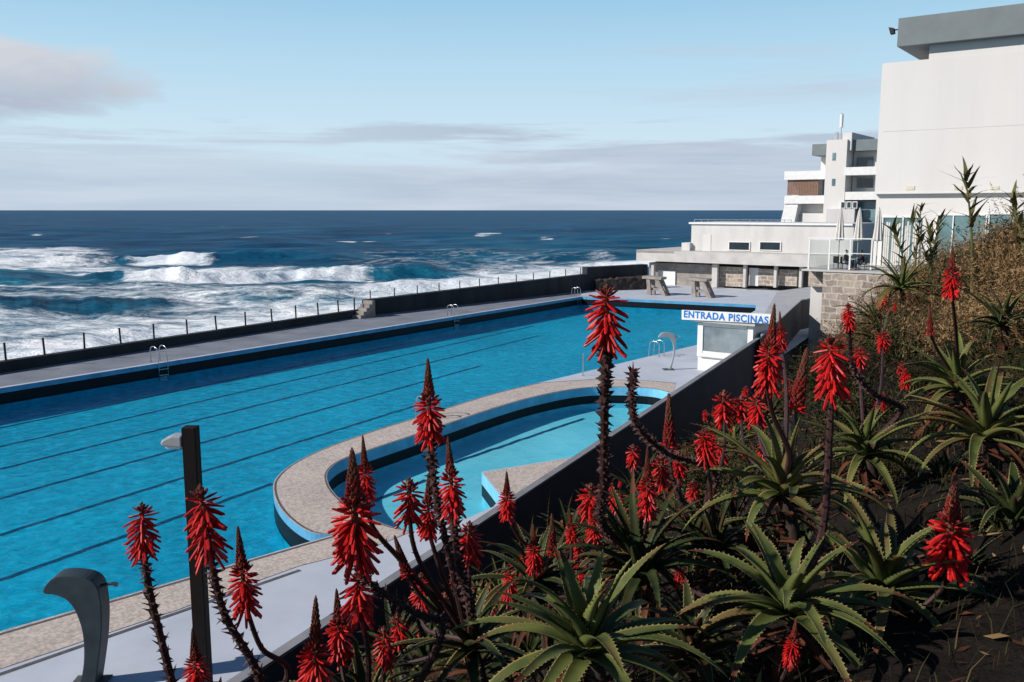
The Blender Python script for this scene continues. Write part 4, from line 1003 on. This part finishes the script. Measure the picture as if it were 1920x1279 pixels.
# ---------- dry shrubs and reeds ----------
def shrub_mesh(seed,mat1,mat2,n=330,leaf=1.0,nl=5,tall=0):
    rnd=random.Random(seed); mb=MB()
    for i in range(n):
        a=rnd.uniform(0,6.28); e=rnd.uniform(.1,1.5); d=Vector((math.cos(a)*math.cos(e),math.sin(a)*math.cos(e),math.sin(e)*.9)); l=rnd.uniform(.45,.95)
        if rnd.random()<tall: l*=rnd.uniform(1.2,1.5)
        p=Vector((rnd.gauss(0,.25),rnd.gauss(0,.25),rnd.uniform(-.1,.2))); prev=p; w=rnd.uniform(.003,.008); mi=0 if rnd.random()<.7 else 1
        for k in range(5):
            d=(d+Vector((rnd.gauss(0,.36),rnd.gauss(0,.36),rnd.gauss(0,.30)))).normalized(); q=prev+d*l/5
            sd_=d.orthogonal().normalized(); s2=d.cross(sd_); w1=w*(1-k/6)
            mb.add([prev+sd_*w1,prev-sd_*w1*.5+s2*w1,prev-sd_*w1*.5-s2*w1,q],[(0,1,3),(1,2,3),(2,0,3)],mi)
            for _ in range(nl if k>0 else 0):
                dd=Vector((rnd.gauss(0,1),rnd.gauss(0,1),rnd.gauss(.3,1))).normalized(); s3=dd.orthogonal().normalized(); c=prev.lerp(q,rnd.random()); ll_=rnd.uniform(.02,.08)*leaf; ww=rnd.uniform(.003,.009)*leaf
                mb.add([c-s3*ww*.3,c+s3*ww*.3,c+dd*ll_*.5+s3*ww,c+dd*ll_,c+dd*ll_*.5-s3*ww],[(0,1,2,3,4)],mi)
            prev=q
    me=bpy.data.meshes.new('twigs'); me.from_pydata(mb.v,[],mb.f); me.materials.append(mat1); me.materials.append(mat2)
    me.polygons.foreach_set('material_index',mb.m); me.update(); return me
SMS=[[shrub_mesh(i,M['twig'],M['twig2'],420,.9,7,.1) for i in range(3)],[shrub_mesh(9+i,M['twig2'],M['twig'],400,.9,7,.1) for i in range(2)],[shrub_mesh(19+i,M['darktwig'],M['twig2'],280,1.5) for i in range(2)]]
LABS=[('tan dry shrub among the tangled bushes on the right hand slope','dry tan shrubs on the slope'),('dark brown twiggy shrub among the tangled bushes on the right','brown shrubs on the slope'),('dark green leafy shrub in the shade between the aloes on the right','dark shrubs between the aloes')]
random.seed(5)
spots=[(10.6,2,1.0,0),(11.4,3.2,1.2,0),(10.0,4.5,1.0,1),(11.2,6,1.3,0),(12.3,5,1.5,0),(9.4,7,1.0,1),(10.4,9,1.3,2),(11.6,9.5,1.6,1),(12.8,8.5,1.8,0),(8.8,10,1.1,1),(9.8,12.5,1.3,0),(11,13,1.5,0),(12.3,12.5,1.8,1),(13.6,11.5,2.0,0),(8.2,13.5,1.1,1),(9.0,16,1.3,0),(10.3,16.5,1.5,0),(11.6,16,1.7,2),(12.9,15.5,2.0,0),(14.2,15,2.2,0),(7.5,16.5,1.1,1),(11.6,.2,1.0,1),(12.5,1.6,1.3,0),(12.8,-.6,1.1,1),(8.2,19,1.3,0),(9.6,20,1.5,0),(13.6,3.5,1.7,0),(14.6,7,2.0,0),(13.2,6.5,1.8,1),(12.2,3.4,1.4,0),(13.4,1.8,1.5,1),(11.9,7.7,1.4,0),(10.1,6.2,1.1,0),(9.2,8.6,1.1,1),(10.9,11,1.4,2),(15.5,12,2.2,0),(11.0,4.7,1.1,1),(12.0,6.4,1.2,2),(13.9,5.2,1.6,2),
 (10.9,7.4,1.2,1),(11.7,11.2,1.5,0),(10.4,14.6,1.4,1),(9.0,14.2,1.2,2),(12.9,10.2,1.7,2),(11.3,14.6,1.6,0),(12.0,18,1.8,1),(10.8,19,1.6,0),(13.9,9.4,1.8,1),(8.4,11.6,1.1,2),(9.7,10.8,1.2,0),(12.6,7.1,1.5,2),(14.8,9.5,2.0,2),(10.6,5.4,1.1,2),(9.6,18,1.4,1),
 (11.0,1,.8,2),(10.3,0,.7,2),(11.4,-1.5,.8,2),(12.0,-2.6,.8,2),(10.8,-2.6,.6,2),(10.1,-3.6,.55,2),(9.7,-1.2,.7,2),(9.3,1.2,.8,2),(9.0,3.4,.8,2),(9.9,2.4,.8,2),(8.6,5.2,.8,2),(8.3,7.8,.9,2),(11.6,-4.2,.55,2),(9.5,-5,.5,2),(12.9,-3.6,.8,2),(8.9,-3,.6,2),(8.3,-.5,.7,2),(7.6,2.2,.8,2),(7.2,5,.8,2),(12.2,-5.2,.45,2),(12.9,-5.4,.5,1)]
for s_,t_,sc,gm in spots:
    p=Vector((Wn.x,Wn.y,0))+wd*t_+wn*s_; P=Vector((p.x,p.y,terr(p.x,p.y)-.12))
    t=empty('dry_shrub' if gm<2 else 'leafy_shrub',P,LABS[gm][0],'shrub',LABS[gm][1])
    o=bpy.data.objects.new('twigs',random.choice(SMS[gm])); C.objects.link(o); o.parent=t; o.rotation_euler=(0,0,random.uniform(0,6.28)); o.scale=(sc,sc,sc*random.uniform(.75,1.1))
def reed(P,h,ns,label,seed,top_):
    rnd=random.Random(seed); t=empty('reed_plant',P,label,'reed')
    for i in range(ns):
        b=P+Vector((rnd.uniform(-.5,.5),rnd.uniform(-.4,.4),0)); lx=rnd.uniform(-.35,.12); hh=h*rnd.uniform(.78,1.02)
        pts=[b+Vector((lx*hh*g*g,0,hh*g)) for g in (0,.25,.5,.75,1)]
        mb=MB(); mb.tube(pts,[.026,.024,.02,.015,.007],6); st=mb.build('stem',M['reed'],t)
        mb=MB()
        for k in range(22):
            f=1-.85*top_/h*(k/22)**1.25*rnd.uniform(.9,1.1); f=min(max(f,.1),1); a=k*2.4+rnd.uniform(-.5,.5); c=b+Vector((lx*hh*f*f,0,hh*f))
            leafl=rnd.uniform(.22,.55); e0=rnd.uniform(.3,1.25); d0=Vector((math.cos(a),math.sin(a),0)); sd_=Vector((-d0.y,d0.x,0)); q=c; vs=[]
            for j in range(6):
                g=j/5; e=e0-g*rnd.uniform(.2,.9); w=.04*(1-g)**.8*(.6+g*2 if g<.2 else 1); vs+=[q-sd_*w,q+sd_*w]; q=q+(d0*math.cos(e)+ZV*math.sin(e))*leafl/5
            mb.add(vs,[(2*j,2*j+1,2*j+3,2*j+2) for j in range(5)])
        mb.build('leaves',M['reed'],st)
for i,(u,v,Y,h,n,lab) in enumerate(((1765,520,19,1.55,3,'tall leaning spiky reed clump in front of the glazed ground floor'),(1715,510,18,.9,2,'short spiky reed clump beside the tall glazed corner'),(1892,450,13,.95,3,'spiky reed clump at the right edge of the photo against the white wall'))):
    P=D(u,v,Y); g=terr(P.x,P.y); top_=P.z+h; P.z=min(P.z,g+.05); reed(P,top_-P.z,n,lab,i+40,h)
# ---------- grass and litter ----------
rnd=random.Random(3); mb=MB()
for i in range(24000):
    s_=rnd.uniform(2,13.5); t_=rnd.uniform(-13,22) if rnd.random()<.6 else rnd.uniform(-11,0)
    p=Vector((Wn.x,Wn.y,0))+wd*t_+wn*s_
    if p.y<2.2: continue
    if s_>11.2 and t_<-4.5 and rnd.random()<.75: continue
    z=terr(p.x,p.y); h=rnd.uniform(.06,.22); a=rnd.uniform(0,6.28); d=Vector((math.cos(a),math.sin(a),0)); sd_=Vector((-d.y,d.x,0))*rnd.uniform(.0015,.0035)
    b=Vector((p.x,p.y,z-.01)); m_=b+d*h*.25+ZV*h*.65; e=b+d*h*rnd.uniform(.4,.9)+ZV*h*rnd.uniform(.7,1.0)
    mb.add([b-sd_,b+sd_,m_+sd_*.7,m_-sd_*.7,e],[(0,1,2,3),(3,2,4)],0 if rnd.random()<.5 else 1)
o=mb.build('grass',[M['twig2'],M['darktwig']]); tag(o,'thin dry and green grass between the aloes on the slope','grass',kind='stuff')
mb=MB()
for i in range(5000):
    s_=rnd.uniform(8,14); t_=rnd.uniform(-11,4); p=Vector((Wn.x,Wn.y,0))+wd*t_+wn*s_
    if p.y<2.2: continue
    z=terr(p.x,p.y); a=rnd.uniform(0,6.28); d=Vector((math.cos(a),math.sin(a),rnd.uniform(-.1,.5)))*rnd.uniform(.01,.06); s3=Vector((-d.y,d.x,rnd.uniform(-.02,.02)))*rnd.uniform(.1,.45); b=Vector((p.x,p.y,z+rnd.uniform(.002,.03)))
    mb.add([b-d,b+s3,b+d,b-s3],[(0,1,2,3)],0 if rnd.random()<.8 else 1)
o=mb.build('leaf_litter',[M['dryleaf'],M['twig']]); tag(o,'dry brown leaf litter on the dark soil','litter',kind='stuff')
# yellow flower at lower right
P=D(1857,1210,3.3); t=empty('wildflower',P,'single small yellow flower on the dark soil at lower right','flower')
mb=MB(); mb.tube([P,Vector((P.x,P.y,terr(P.x,P.y)-.02))],.002,5); mb.build('stem',M['reed'],t)
mb=MB()
for j in range(12):
    a=j*math.pi/6; d=Vector((math.cos(a),math.sin(a),.15)); s_=Vector((-d.y,d.x,0)); mb.add([P+d*.003,P+d*.012+s_*.004,P+d*.018,P+d*.012-s_*.004],[(0,1,2,3)])
mb.build('petals',M['yellow'],t); mb=MB(); mb.lathe(P,[(.004,-.002),(.004,.004),(.002,.005)],8); mb.build('flower_centre',M['yellow'],t)
